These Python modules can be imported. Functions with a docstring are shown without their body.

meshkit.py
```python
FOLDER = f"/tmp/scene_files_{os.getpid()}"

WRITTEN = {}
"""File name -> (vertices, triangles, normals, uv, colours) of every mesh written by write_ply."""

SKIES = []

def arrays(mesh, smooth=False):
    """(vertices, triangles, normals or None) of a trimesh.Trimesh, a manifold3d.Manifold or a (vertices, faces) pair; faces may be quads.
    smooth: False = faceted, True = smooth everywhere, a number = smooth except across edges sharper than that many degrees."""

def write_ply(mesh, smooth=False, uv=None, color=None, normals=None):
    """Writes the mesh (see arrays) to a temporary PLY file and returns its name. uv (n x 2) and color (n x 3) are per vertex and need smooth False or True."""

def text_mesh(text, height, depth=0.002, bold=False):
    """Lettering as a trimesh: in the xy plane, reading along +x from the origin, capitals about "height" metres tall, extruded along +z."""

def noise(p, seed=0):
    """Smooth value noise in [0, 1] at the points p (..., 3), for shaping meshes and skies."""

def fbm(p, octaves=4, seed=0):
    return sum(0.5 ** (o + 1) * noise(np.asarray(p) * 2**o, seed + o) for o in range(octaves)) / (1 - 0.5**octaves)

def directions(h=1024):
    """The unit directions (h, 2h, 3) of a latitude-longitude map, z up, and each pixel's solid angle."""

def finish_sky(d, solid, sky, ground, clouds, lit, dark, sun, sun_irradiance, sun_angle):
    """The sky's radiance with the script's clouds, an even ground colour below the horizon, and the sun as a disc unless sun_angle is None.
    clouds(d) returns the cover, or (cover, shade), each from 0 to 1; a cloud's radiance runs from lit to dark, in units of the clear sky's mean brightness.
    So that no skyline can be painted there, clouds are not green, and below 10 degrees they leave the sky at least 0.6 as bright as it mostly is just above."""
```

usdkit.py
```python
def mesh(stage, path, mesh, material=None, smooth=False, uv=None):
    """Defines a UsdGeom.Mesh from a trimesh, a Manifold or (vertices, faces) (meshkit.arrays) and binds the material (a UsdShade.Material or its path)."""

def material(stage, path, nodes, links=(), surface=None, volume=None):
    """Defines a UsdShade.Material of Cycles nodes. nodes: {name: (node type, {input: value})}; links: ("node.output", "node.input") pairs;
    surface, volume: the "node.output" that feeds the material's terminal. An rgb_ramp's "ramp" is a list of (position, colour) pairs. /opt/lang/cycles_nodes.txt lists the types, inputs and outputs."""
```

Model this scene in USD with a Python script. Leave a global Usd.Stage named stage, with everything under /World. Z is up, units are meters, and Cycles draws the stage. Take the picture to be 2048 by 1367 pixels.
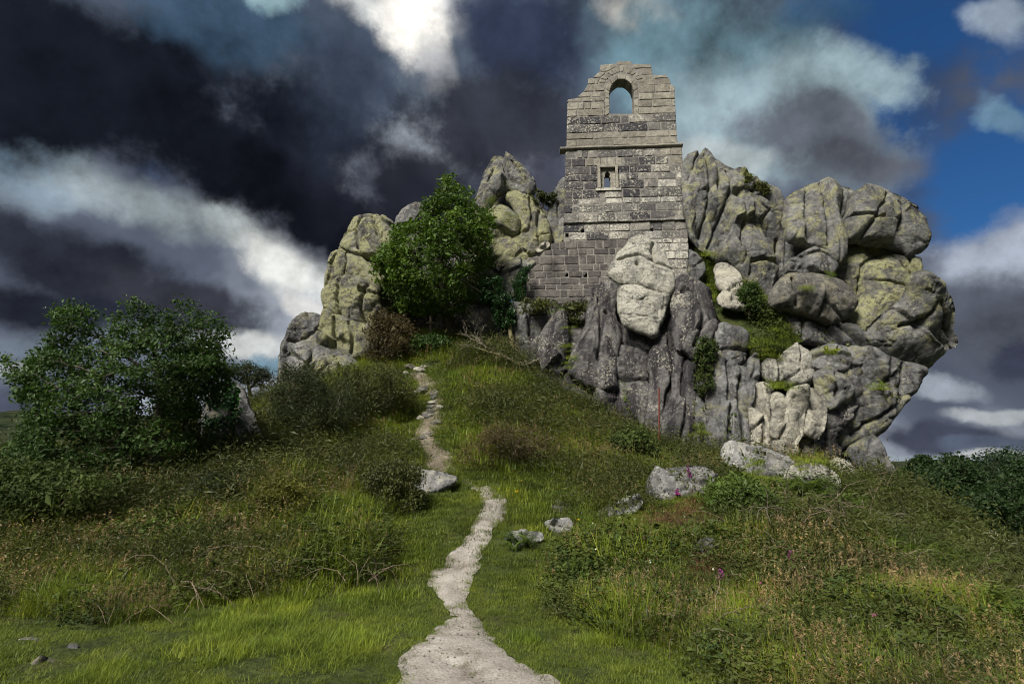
import math, random
import numpy as np
import shapely, trimesh
from shapely.geometry import Polygon, LineString, Point, box as sbox
from shapely.ops import unary_union
from scipy.spatial import Delaunay, cKDTree
from scipy.interpolate import RBFInterpolator
from scipy.ndimage import map_coordinates
from pxr import Usd, UsdGeom, UsdLux, UsdShade, Sdf, Gf, Vt
import usdkit, meshkit
from meshkit import noise, fbm

stage = Usd.Stage.CreateInMemory()
UsdGeom.SetStageUpAxis(stage, 'Z'); UsdGeom.SetStageMetersPerUnit(stage, 1.0)
UsdGeom.Xform.Define(stage, '/World')
UsdGeom.Scope.Define(stage, '/World/Looks')

# ------------------------------------------------------------------ camera
EYE = np.array([0.0, 0.0, 1.7]); PITCH = math.radians(12.5); FPX = 1138.0
EXPO = 1.12
SKY_STRENGTH = 0.1
SUN_EL, SUN_AZ = math.radians(48), math.radians(-145)      # azimuth of the direction towards the sun: atan2(x, y)
SUN_I, SUN_ANGLE = 1.25, 22.0
cam = UsdGeom.Camera.Define(stage, '/World/camera')
cam.CreateHorizontalApertureAttr(36.0); cam.CreateVerticalApertureAttr(24.03)
cam.CreateFocalLengthAttr(36.0 * FPX / 2048)
cam.CreateClippingRangeAttr(Gf.Vec2f(0.05, 5000)); cam.CreateExposureAttr(EXPO)
xf = UsdGeom.Xformable(cam); xf.AddTranslateOp().Set(Gf.Vec3d(*EYE)); xf.AddRotateXOp().Set(90 + math.degrees(PITCH))
CP, SP = math.cos(PITCH), math.sin(PITCH)


def ray(px, py):
    """World direction through a point of the photograph (2048 x 1367), scaled so that its y is 1."""
    a = (np.asarray(px, float) - 1024) / FPX; b = (683.5 - np.asarray(py, float)) / FPX
    y = CP - SP * b
    return np.stack([a / y, np.ones_like(y), (SP + CP * b) / y], -1)


def at(px, py, Y):
    return EYE + ray(px, py) * np.asarray(Y, float)[..., None]


def to_px(p):
    d = np.asarray(p, float) - EYE
    f = d[..., 1] * CP + d[..., 2] * SP; u = -d[..., 1] * SP + d[..., 2] * CP
    return 1024 + FPX * d[..., 0] / f, 683.5 - FPX * u / f


# ------------------------------------------------------------------ sky: clouds mixed into the physical sky by azimuth and elevation
def sky_material():
    n, l = {}, []
    k = 1.0 / (SKY_STRENGTH * 2 ** EXPO)
    n['geo'] = ('texture_coordinate', {})
    n['dir'] = ('vector_math', {'math_type': 'normalize'})
    l.append((SKY_COORD, 'dir.vector1'))
    n['sep'] = ('separate_xyz', {}); l.append(('dir.vector', 'sep.vector'))
    n['az'] = ('math', {'math_type': 'arctan2'}); l += [('sep.x', 'az.value1'), ('sep.y', 'az.value2')]
    n['el'] = ('math', {'math_type': 'arcsine'}); l.append(('sep.z', 'el.value1'))
    n['ae'] = ('combine_xyz', {'z': 0.0}); l += [('az.value', 'ae.x'), ('el.value', 'ae.y')]
    # two scales of billowing displacement
    prev = 'ae.vector'
    for i, (sc, det, amp) in enumerate([(3.0, 3.0, 0.13), (9.0, 6.0, 0.085)]):
        n[f'nz{i}'] = ('noise_texture', {'scale': sc, 'detail': det, 'roughness': 0.55}); l.append(('dir.vector', f'nz{i}.vector'))
        n[f'ns{i}'] = ('vector_math', {'math_type': 'subtract', 'vector2': (0.5, 0.5, 0.5)}); l.append((f'nz{i}.color', f'ns{i}.vector1'))
        n[f'nm{i}'] = ('vector_math', {'math_type': 'multiply', 'vector2': (amp, amp * 0.8, 0)}); l.append((f'ns{i}.vector', f'nm{i}.vector1'))
        n[f'na{i}'] = ('vector_math', {'math_type': 'add'}); l += [(prev, f'na{i}.vector1'), (f'nm{i}.vector', f'na{i}.vector2')]
        prev = f'na{i}.vector'
    n['sky'] = ('sky_texture', {'sky_type': 'single_scattering', 'sun_disc': False, 'sun_elevation': SUN_EL, 'sun_rotation': SUN_AZ,
                                'air_density': 1.0, 'aerosol_density': 0.3, 'ozone_density': 3.0})
    n['deep'] = ('mix_color', {'blend_type': 'multiply', 'fac': 1.0, 'b': SKY_TINT}); l.append(('sky.color', 'deep.a'))
    # the general cloud cover, everywhere on the dome
    n['cn'] = ('noise_texture', {'scale': 2.6, 'detail': 5.0, 'roughness': 0.5}); l.append(('dir.vector', 'cn.vector'))
    n['cr'] = ('rgb_ramp', {'ramp': [(0.30, tuple(k * c for c in (0.030, 0.035, 0.055))), (0.48, tuple(k * c for c in (0.11, 0.13, 0.18))),
                                     (0.62, tuple(k * c for c in (0.42, 0.46, 0.52))), (0.75, tuple(k * c for c in (0.75, 0.76, 0.76)))]}); l.append(('cn.fac', 'cr.fac'))
    n['cm'] = ('map_range', {'range_type': 'smoothstep', 'from_min': 0.25, 'from_max': 0.42}); l.append(('cn.fac', 'cm.value'))
    n['base'] = ('mix_color', {'blend_type': 'mix'}); l += [('deep.result', 'base.a'), ('cr.color', 'base.b'), ('cm.result', 'base.fac')]
    prevc = 'base.result'
    for i, b in enumerate(SKY_BLOBS):
        (px, py, rx, ry, rot, col, wt) = b[:7]; soft = b[7] if len(b) > 7 else 0.26
        def ae(x, y):
            d = ray(x, y); return np.array([math.atan2(d[0], d[1]), math.atan2(d[2], math.hypot(d[0], d[1]))])
        az, el = ae(px, py); t = math.radians(rot)
        ma = (ae(px + 20 * math.cos(t), py + 20 * math.sin(t)) - ae(px - 20 * math.cos(t), py - 20 * math.sin(t))) / 40 * rx
        mi = (ae(px - 20 * math.sin(t), py + 20 * math.cos(t)) - ae(px + 20 * math.sin(t), py - 20 * math.cos(t))) / 40 * ry
        la = float(np.hypot(*ma)); lb = abs(float(ma[0] * mi[1] - ma[1] * mi[0])) / la
        n[f'bm{i}'] = ('mapping', {'mapping_type': 'texture', 'location': (az, el, 0), 'rotation': (0, 0, math.atan2(ma[1], ma[0])), 'scale': (la, lb, 1.0)}); l.append((prev, f'bm{i}.vector'))
        n[f'bl{i}'] = ('vector_math', {'math_type': 'length'}); l.append((f'bm{i}.vector', f'bl{i}.vector1'))
        # the blob's edge is broken up by billowing noise
        n[f'bq{i}'] = ('map_range', {'from_min': 1.35, 'from_max': 0.0, 'to_min': -0.16, 'to_max': 1.0, 'clamp': True}); l.append((f'bl{i}.value', f'bq{i}.value'))
        n[f'bs{i}'] = ('math', {'math_type': 'add'}); l += [(f'bq{i}.result', f'bs{i}.value1'), ('ragged.result', f'bs{i}.value2')]
        n[f'br{i}'] = ('map_range', {'range_type': 'smoothstep', 'from_min': 0.44 - soft, 'from_max': 0.40 + soft, 'to_min': 0.0, 'to_max': wt}); l.append((f'bs{i}.value', f'br{i}.value'))
        n[f'bx{i}'] = ('mix_color', {'blend_type': 'mix'})
        l += [(f'br{i}.result', f'bx{i}.fac'), (prevc, f'bx{i}.a')]
        if col == 'sky':
            l.append(('deep.result', f'bx{i}.b'))
        else:
            # soft inner billows: brightness varied by fine noise
            n[f'bc{i}'] = ('mix_color', {'blend_type': 'mix', 'a': tuple(k * c * 0.42 for c in col), 'b': tuple(k * c * 1.62 for c in col)}); l.append(('fine.result', f'bc{i}.fac'))
            l.append((f'bc{i}.result', f'bx{i}.b'))
        prevc = f'bx{i}.result'
    n['rg'] = ('noise_texture', {'scale': 5.5, 'detail': 9.0, 'roughness': 0.63}); l.append(('dir.vector', 'rg.vector'))
    n['ragged'] = ('map_range', {'from_min': 0.25, 'from_max': 0.75, 'to_min': -0.36, 'to_max': 0.36}); l.append(('rg.fac', 'ragged.value'))
    n['fn'] = ('noise_texture', {'scale': 6.0, 'detail': 8.0, 'roughness': 0.62}); l.append(('dir.vector', 'fn.vector'))
    n['fine'] = ('map_range', {'from_min': 0.3, 'from_max': 0.7, 'clamp': True}); l.append(('fn.fac', 'fine.value'))
    n['bg'] = ('background_shader', {'strength': SKY_STRENGTH}); l.append((prevc, 'bg.color'))
    return usdkit.material(stage, '/World/Looks/sky', n, l, surface='bg.background')


def srgb(r, g, b):
    f = lambda c: c / 12.92 if c <= 0.04045 else ((c + 0.055) / 1.055) ** 2.4
    return tuple(f(c / 255) for c in (r, g, b))


SKY_COORD = 'geo.generated'
SKY_TINT = (0.10, 0.22, 0.34)
DK, MID = srgb(22, 26, 35), srgb(58, 58, 74)
SKY_BLOBS = [   # px, py, rx, ry, tilt (degrees, clockwise in the picture), colour, weight
    (1020, 60, 1500, 330, 0, srgb(74, 86, 102), 0.9),
    (300, 700, 520, 160, 0, srgb(105, 114, 128), 0.9),
    # left: pale band under the great bank, second bank, layers towards the horizon
    (60, 330, 300, 85, 14, srgb(112, 134, 152), 0.9),
    (60, 395, 230, 50, 5, srgb(140, 155, 168), 0.6),
    (300, 410, 260, 75, 22, srgb(158, 170, 176), 0.95),
    (440, 440, 150, 62, 20, srgb(190, 200, 202), 0.85),
    (560, 520, 170, 82, 32, srgb(226, 228, 224), 1.0),
    (640, 620, 90, 40, 20, srgb(215, 215, 212), 0.9),
    (130, 525, 420, 105, 12, srgb(46, 50, 62), 1.0),
    (400, 605, 260, 70, 15, srgb(53, 55, 65), 1.0),
    (60, 610, 330, 55, 4, srgb(36, 40, 52), 0.95),
    (50, 690, 210, 34, 6, srgb(118, 130, 145), 0.9),
    (530, 690, 130, 38, 0, srgb(205, 208, 206), 0.95),
    (590, 728, 120, 26, 0, srgb(108, 140, 158), 0.85),
    (20, 735, 160, 22, 0, srgb(160, 164, 168), 0.85),
    (40, 795, 230, 45, 0, srgb(72, 78, 94), 0.9),
    (520, 790, 120, 34, 0, srgb(138, 142, 150), 0.9),
    # the great dark bank
    (170, 170, 640, 230, 14, DK, 1.0),
    (430, 290, 640, 150, 24, DK, 1.0),
    (680, 430, 360, 140, 24, srgb(20, 22, 31), 1.0),
    (830, 380, 260, 170, 10, srgb(27, 29, 38), 0.95),
    (610, 230, 280, 120, 28, srgb(32, 37, 49), 1.0),
    (480, 40, 300, 110, 20, srgb(64, 88, 112), 0.85),
    (690, 150, 170, 150, 30, srgb(56, 66, 84), 0.8),
    (790, 0, 220, 120, 10, srgb(214, 216, 214), 1.0),
    (830, 60, 105, 130, -22, srgb(250, 246, 238), 1.0),
    (530, -10, 130, 60, 20, srgb(160, 192, 200), 0.9),
    (880, 140, 70, 70, 30, srgb(170, 172, 176), 0.7),
    (1060, 75, 210, 150, 15, srgb(46, 54, 74), 1.0),
    (1010, 260, 260, 150, 0, srgb(45, 48, 58), 0.95),
    (1060, 420, 170, 120, 0, srgb(62, 64, 78), 0.9),
    (1290, 20, 120, 60, 10, srgb(212, 206, 196), 0.95),
    # right: teal-white bank, deep blue, cumulus
    (1420, 130, 330, 200, 15, srgb(106, 136, 149), 1.0),
    (1560, 250, 330, 190, 10, srgb(142, 162, 170), 1.0),
    (1800, 60, 330, 130, 15, 'sky', 1.0),
    (1640, 40, 150, 70, 0, srgb(52, 84, 114), 0.7),
    (1990, 340, 260, 240, 25, 'sky', 1.0),
    (1740, 165, 170, 80, 30, srgb(150, 172, 180), 0.9),
    (1640, 270, 250, 95, 8, srgb(94, 100, 111), 0.95),
    (1680, 335, 210, 55, 0, srgb(84, 87, 97), 0.9),
    (1430, 340, 120, 80, 0, srgb(178, 188, 190), 0.85),
    (1950, 60, 120, 60, 10, srgb(150, 164, 180), 0.9),
    (2010, 240, 110, 50, 30, srgb(112, 144, 166), 0.8),
    (2000, 500, 230, 80, -12, srgb(150, 158, 172), 1.0),
    (1970, 640, 260, 120, 0, srgb(80, 85, 97), 1.0),
    (2040, 690, 130, 60, 0, srgb(52, 56, 74), 0.85),
    (1880, 748, 110, 34, 0, srgb(140, 148, 158), 0.9),
    (2010, 800, 130, 26, 0, srgb(165, 170, 174), 0.9),
    (1870, 850, 160, 42, 0, srgb(62, 66, 82), 0.95),
    (1990, 868, 120, 24, 0, srgb(84, 94, 112), 0.85),
    (1830, 912, 130, 26, 0, srgb(148, 158, 166), 0.9),
    (2010, 896, 110, 16, 0, srgb(180, 182, 182), 0.85),
]
dome = UsdLux.DomeLight.Define(stage, '/World/sky')
UsdShade.MaterialBindingAPI.Apply(dome.GetPrim()).Bind(sky_material())
dome.GetPrim().SetCustomDataByKey('kind', 'structure')
sun = UsdLux.DistantLight.Define(stage, '/World/sun')
sun.CreateIntensityAttr(SUN_I); sun.CreateAngleAttr(SUN_ANGLE); sun.CreateColorAttr(Gf.Vec3f(1.0, 0.95, 0.86))
sun.GetPrim().CreateAttribute('inputs:normalize', Sdf.ValueTypeNames.Bool).Set(True)
_d = -np.array([math.sin(SUN_AZ) * math.cos(SUN_EL), math.cos(SUN_AZ) * math.cos(SUN_EL), math.sin(SUN_EL)])
_q = Gf.Rotation(Gf.Vec3d(0, 0, -1), Gf.Vec3d(*_d)).GetQuat()
UsdGeom.Xformable(sun).AddOrientOp().Set(Gf.Quatf(_q))

# ------------------------------------------------------------------ helpers
_used = {}


def fresh(parent, name):
    k = (str(parent), name); i = _used.get(k, -1) + 1; _used[k] = i
    return f'{parent}/{name}' if i == 0 else f'{parent}/{name}_{i:03d}'


def tag(p, label=None, category=None, group=None, kind=None):
    p = p.GetPrim() if hasattr(p, 'GetPrim') else p
    for k, v in (('label', label), ('category', category), ('group', group), ('kind', kind)):
        if v: p.SetCustomDataByKey(k, v)
    return p


def thing(name, label, category, loc=(0, 0, 0), group=None, kind=None):
    x = UsdGeom.Xform.Define(stage, fresh('/World', name)); x.AddTranslateOp().Set(Gf.Vec3d(*map(float, loc)))
    tag(x, label, category, group, kind)
    return x.GetPrim()


def put(name, mesh, mat, parent=None, origin=(0, 0, 0), smooth=True, **kw):
    """One Mesh prim; mesh = (vertices, faces) in world coordinates, moved by -origin into its parent's frame."""
    v, f = (np.asarray(mesh.vertices), np.asarray(mesh.faces)) if isinstance(mesh, trimesh.Trimesh) else mesh
    path = fresh(parent.GetPath() if parent is not None else '/World', name)
    m = usdkit.mesh(stage, path, (np.asarray(v) - np.asarray(origin, float), f), mat, smooth=smooth)
    if kw: tag(m, **kw)
    return m.GetPrim()


class MB:
    """Gathers vertices and faces into one mesh."""
    def __init__(self): self.v, self.f, self.n = [], [], 0
    def add(self, v, f):
        v = np.asarray(v, float); f = np.asarray(f, int)
        if f.shape[1] == 4: f = np.vstack([f[:, [0, 1, 2]], f[:, [0, 2, 3]]])
        self.v.append(v); self.f.append(f + self.n); self.n += len(v)
    def mesh(self): return np.vstack(self.v), np.vstack(self.f)


def tube(pts, rad, sides=6, cap=True):
    p = np.asarray(pts, float); n = len(p)
    t = np.gradient(p, axis=0); t /= np.linalg.norm(t, axis=1, keepdims=True) + 1e-9
    a = np.cross(t, [0.13, 0.31, 0.94]); bad = np.linalg.norm(a, axis=1) < 0.2
    a[bad] = np.cross(t[bad], [1, 0, 0]); a /= np.linalg.norm(a, axis=1, keepdims=True)
    b = np.cross(t, a); an = np.arange(sides) * 2 * np.pi / sides
    rad = np.broadcast_to(rad, (n,))
    v = (p[:, None] + rad[:, None, None] * (np.cos(an)[None, :, None] * a[:, None] + np.sin(an)[None, :, None] * b[:, None])).reshape(-1, 3)
    i, j = np.meshgrid(np.arange(n - 1), np.arange(sides), indexing='ij')
    q = np.stack([i * sides + j, i * sides + (j + 1) % sides, (i + 1) * sides + (j + 1) % sides, (i + 1) * sides + j], -1).reshape(-1, 4)
    f = np.vstack([q[:, [0, 1, 2]], q[:, [0, 2, 3]]])
    if cap:
        v = np.vstack([v, p[:1], p[-1:]]); c0 = len(v) - 2; k = np.arange(sides)
        f = np.vstack([f, np.stack([np.full(sides, c0), (k + 1) % sides, k], 1), np.stack([np.full(sides, c0 + 1), (n - 1) * sides + k, (n - 1) * sides + (k + 1) % sides], 1)])
    return v, f


def chaikin(p, k=1, closed=True):
    p = np.asarray(p, float)
    for _ in range(k):
        q = np.roll(p, -1, 0) if closed else p[1:]
        b = p if closed else p[:-1]
        p = np.stack([0.8 * b + 0.2 * q, 0.2 * b + 0.8 * q], 1).reshape(-1, 2) if closed else np.vstack([p[:1], np.stack([0.75 * b + 0.25 * q, 0.25 * b + 0.75 * q], 1).reshape(-1, 2), p[-1:]])
    return p


def resample(p, step, closed=True):
    p = np.asarray(p, float)
    if closed: p = np.vstack([p, p[:1]])
    s = np.r_[0, np.cumsum(np.linalg.norm(np.diff(p, axis=0), axis=1))]
    n = max(int(s[-1] / step), 8)
    t = np.linspace(0, s[-1], n + 1)[:n if closed else n + 1]
    return np.stack([np.interp(t, s, p[:, k]) for k in range(p.shape[1])], 1)


def M(name, nodes, links, surface='p.BSDF'):
    return usdkit.material(stage, '/World/Looks/' + name, nodes, links, surface=surface)


# ------------------------------------------------------------------ terrain: control points are (pixel x, pixel y, distance)
CONTROL = [
    # level ground before the mound
    *[(x, 1367, None) for x in (0, 500, 1024, 1500, 2048)], *[(x, 1290, None) for x in (0, 500, 1000, 1400)], (-500, 1300, None), (2500, 1300, None),
    *[(x, 1210, None) for x in (300, 640, 900, 1100)],
    # path
    (850, 1170, 8.6), (960, 1085, 9.9), (1010, 1020, 11.4), (960, 978, 12.7), (870, 930, 14.2), (860, 860, 16.2), (860, 800, 18.0), (850, 745, 19.8), (860, 690, 21.8), (850, 672, 23.5),
    # left of the path
    (740, 1050, 11.0), (600, 1100, 9.2), (400, 1150, 8.6), (150, 1150, 8.6), (0, 1110, 9.0), (700, 960, 13.3), (560, 1000, 11.4), (380, 1020, 10.8), (310, 955, 12.2), (100, 990, 11.5), (-150, 985, 12.0),
    (520, 890, 14.6), (640, 870, 15.6), (740, 840, 16.8), (700, 780, 18.4), (600, 800, 18.2), (740, 735, 20.3), (540, 830, 17.0), (450, 905, 14.2), (200, 940, 14.0), (-100, 940, 15.0),
    # right of the path
    (1000, 900, 14.4), (1000, 800, 17.4), (1000, 720, 20.2), (940, 690, 21.6), (1060, 748, 20.2), (1130, 800, 19.0), (1250, 872, 17.8), (1400, 930, 16.8), (1150, 940, 13.8), (1250, 990, 12.5), (1100, 1060, 10.8),
    (1180, 1120, 9.3), (1300, 1050, 10.9), (1420, 1060, 10.6), (1360, 985, 13.0), (1550, 930, 16.6), (1600, 985, 13.8), (1690, 960, 16.5), (1800, 998, 17.2), (1300, 1170, 8.1), (1450, 1200, 7.5), (1600, 1130, 9.0), (1600, 1240, 6.9),
    (1850, 1088, 15), (1900, 1152, 14), (2000, 1215, 14), (2048, 1245, 14), (1900, 1135, 18), (2000, 1190, 19), (1980, 1088, 34), (2060, 1100, 30), (1900, 1088, 34),
    (1750, 1075, 11.4), (1750, 1180, 8.1), (1900, 1130, 10.3), (1900, 1230, 7.0), (1880, 1115, 11.8), (1990, 1185, 9.6), (2048, 1228, 8.8), (2048, 1250, 6.8), (2300, 1290, 8.2), (2250, 1350, 6.4),
]
_w = []
for (x, y, Y) in CONTROL:
    if Y is None:
        r = ray(x, y); Y = -EYE[2] / r[2]
    _w.append(at(x, y, Y))
# beyond the picture and behind the rock, in metres
_w += [(-3, 27, 6.6), (2, 27, 6.2), (7, 27, 3.0), (12, 27, 0.0), (18, 22, -1.6), (15, 17, -0.9), (16, 12, -0.9), (22, 30, -2.6), (20, 45, -3.6), (35, 45, -4.2), (30, 70, -5.0), (10, 45, -1.5), (0, 45, 1.0), (0, 70, -3.0), (-10, 30, 2.5), (-14, 20, 1.5),
       (-25, 30, 0.4), (-30, 50, -1.0), (-25, 12, 0.2), (60, 70, -6.0), (60, 30, -4.0), (-60, 60, -2.0), (-60, 20, -0.5), (-20, 0, 0), (-8, 0, 0), (0, 0, 0), (8, 0, 0), (20, 0, -0.6), (0, -20, 0), (30, -20, 0), (-30, -20, 0), (60, -20, -1), (-60, -20, 0), (0, 90, -5), (60, 90, -7), (-60, 90, -4)]
_w = np.array(_w, float)
_rbf = RBFInterpolator(_w[:, :2], _w[:, 2], kernel='thin_plate_spline', smoothing=0.02)
GX0, GY0, GS = -60.0, -20.0, 0.5
_gx, _gy = np.meshgrid(np.arange(GX0, 60.01, GS), np.arange(GY0, 90.01, GS), indexing='ij')
_gz = _rbf(np.stack([_gx.ravel(), _gy.ravel()], 1)).reshape(_gx.shape)


def ground(x, y, detail=True):
    x, y = np.asarray(x, float), np.asarray(y, float)
    z = map_coordinates(_gz, [(x - GX0) / GS, (y - GY0) / GS], order=3 if x.size < 2e5 else 1, mode='nearest')
    if detail:
        p = np.stack([x, y, np.zeros_like(x)], -1)
        amp = np.clip((y - 5) / 8, 0.25, 1.0)
        z = z + amp * (0.22 * (noise(p * 0.9, 3) - 0.5) + 0.13 * (noise(p * 2.3, 4) - 0.5)) + 0.04 * (noise(p * 6, 5) - 0.5)
    return z


def drop(px, py, near=3.0, far=60.0):
    """The first ground point behind a pixel."""
    Y = np.r_[np.arange(near, 30, 0.05), np.arange(30, far, 0.5)]
    p = at(px, py, Y); under = p[:, 2] < ground(p[:, 0], p[:, 1])
    return p[np.argmax(under)] if under.any() else p[-1]


def drops(pts): return np.array([drop(*p) for p in pts])


def heightfield(xs, ys, fz):
    X, Yy = np.meshgrid(xs, ys, indexing='ij')
    v = np.stack([X.ravel(), Yy.ravel(), fz(X.ravel(), Yy.ravel())], 1)
    i, j = np.meshgrid(np.arange(len(xs) - 1), np.arange(len(ys) - 1), indexing='ij'); m = len(ys)
    q = np.stack([i * m + j, (i + 1) * m + j, (i + 1) * m + j + 1, i * m + j + 1], -1).reshape(-1, 4)
    return v, np.vstack([q[:, [0, 1, 2]], q[:, [0, 2, 3]]])


def far_z(x, y):
    """Ground out to the horizon: the near sheet's edge eased to a level plain, with a long hill in the north-west."""
    inx, iny = np.clip(x, -58, 58), np.clip(y, -18, 88)
    d = np.hypot(x - inx, y - iny)
    z = ground(inx, iny, True)
    w = np.clip(d / 60, 0, 1); w = w * w * (3 - 2 * w)
    return z * (1 - w) - 7.0 * w + w * 6 * (fbm(np.stack([x, y, 0 * x], -1) / 140, 3, 9) - 0.5)


turf_n = {'tc': ('geometry', {}),
          'a': ('noise_texture', {'scale': 0.9, 'detail': 6.0, 'roughness': 0.6}), 'b': ('noise_texture', {'scale': 9.0, 'detail': 5.0, 'roughness': 0.65}),
          'ra': ('rgb_ramp', {'ramp': [(0.3, (0.018, 0.026, 0.008)), (0.5, (0.032, 0.042, 0.012)), (0.7, (0.055, 0.05, 0.022))]}),
          'rb': ('rgb_ramp', {'ramp': [(0.3, (0.35, 0.35, 0.35)), (0.7, (1.3, 1.3, 1.2))]}),
          'm': ('mix_color', {'blend_type': 'multiply', 'fac': 1.0}), 'bp': ('bump', {'strength': 0.9, 'distance': 0.08}), 'p': ('principled_bsdf', {'roughness': 0.95, 'specular_ior_level': 0.1})}
turf = M('turf', turf_n, [('tc.position', 'a.vector'), ('tc.position', 'b.vector'), ('a.fac', 'ra.fac'), ('b.fac', 'rb.fac'), ('ra.color', 'm.a'), ('rb.color', 'm.b'),
                          ('m.result', 'p.base_color'), ('b.fac', 'bp.height'), ('bp.normal', 'p.normal')])
xs = np.r_[np.geomspace(-1500, -31, 34), np.arange(-30, 30.01, 0.2), np.geomspace(31, 1500, 34)]
ys = np.r_[-np.geomspace(1500, 5, 24), np.arange(-4, 36.01, 0.2), np.geomspace(37, 1500, 40)]
put('ground', heightfield(xs, ys, far_z), turf, kind='structure')

# the worn path: a sheet of trodden grit laid in the turf, its outline read off the ground
PATH_L = [(790, 1367), (800, 1315), (850, 1270), (905, 1235), (880, 1200), (845, 1160), (890, 1120), (925, 1080), (950, 1045), (968, 1015), (962, 990), (948, 975), (915, 962)]
PATH_R = [(1130, 1367), (1060, 1340), (1010, 1310), (985, 1275), (950, 1235), (935, 1205), (945, 1165), (962, 1125), (975, 1085), (1003, 1045), (1016, 1015), (1005, 990), (975, 972), (930, 955)]
PATH2_L = [(905, 958), (862, 940), (850, 915), (836, 898), (828, 868), (836, 850), (842, 832), (852, 815), (856, 795), (838, 770), (815, 745)]
PATH2_R = [(930, 952), (900, 936), (892, 912), (888, 893), (880, 875), (876, 858), (882, 838), (886, 818), (886, 795), (868, 762), (850, 740)]
grit_n = {'tc': ('geometry', {}),
          'a': ('noise_texture', {'scale': 2.2, 'detail': 8.0, 'roughness': 0.68}), 'b': ('noise_texture', {'scale': 45.0, 'detail': 4.0, 'roughness': 0.7}), 'v': ('voronoi_texture', {'scale': 38.0, 'randomness': 1.0}),
          'ra': ('rgb_ramp', {'ramp': [(0.3, (0.085, 0.072, 0.058)), (0.46, (0.17, 0.155, 0.138)), (0.7, (0.25, 0.235, 0.215))]}),
          'rb': ('rgb_ramp', {'ramp': [(0.3, (0.55, 0.53, 0.5)), (0.5, (1, 1, 1)), (0.7, (1.2, 1.2, 1.2))]}),
          'm': ('mix_color', {'blend_type': 'multiply', 'fac': 1.0}), 'bp': ('bump', {'strength': 0.6, 'distance': 0.025}), 'bp2': ('bump', {'strength': 0.25, 'distance': 0.02}), 'p': ('principled_bsdf', {'roughness': 0.95, 'specular_ior_level': 0.15})}
GRIT_L = [('tc.position', 'a.vector'), ('tc.position', 'b.vector'), ('tc.position', 'v.vector'), ('a.fac', 'ra.fac'), ('b.fac', 'rb.fac'), ('ra.color', 'm.a'), ('rb.color', 'm.b'),
                          ('m.result', 'p.base_color'), ('b.fac', 'bp.height'), ('v.distance', 'bp2.height'), ('bp.normal', 'bp2.normal'), ('bp2.normal', 'p.normal')]
grit = M('grit', grit_n, GRIT_L)


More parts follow.
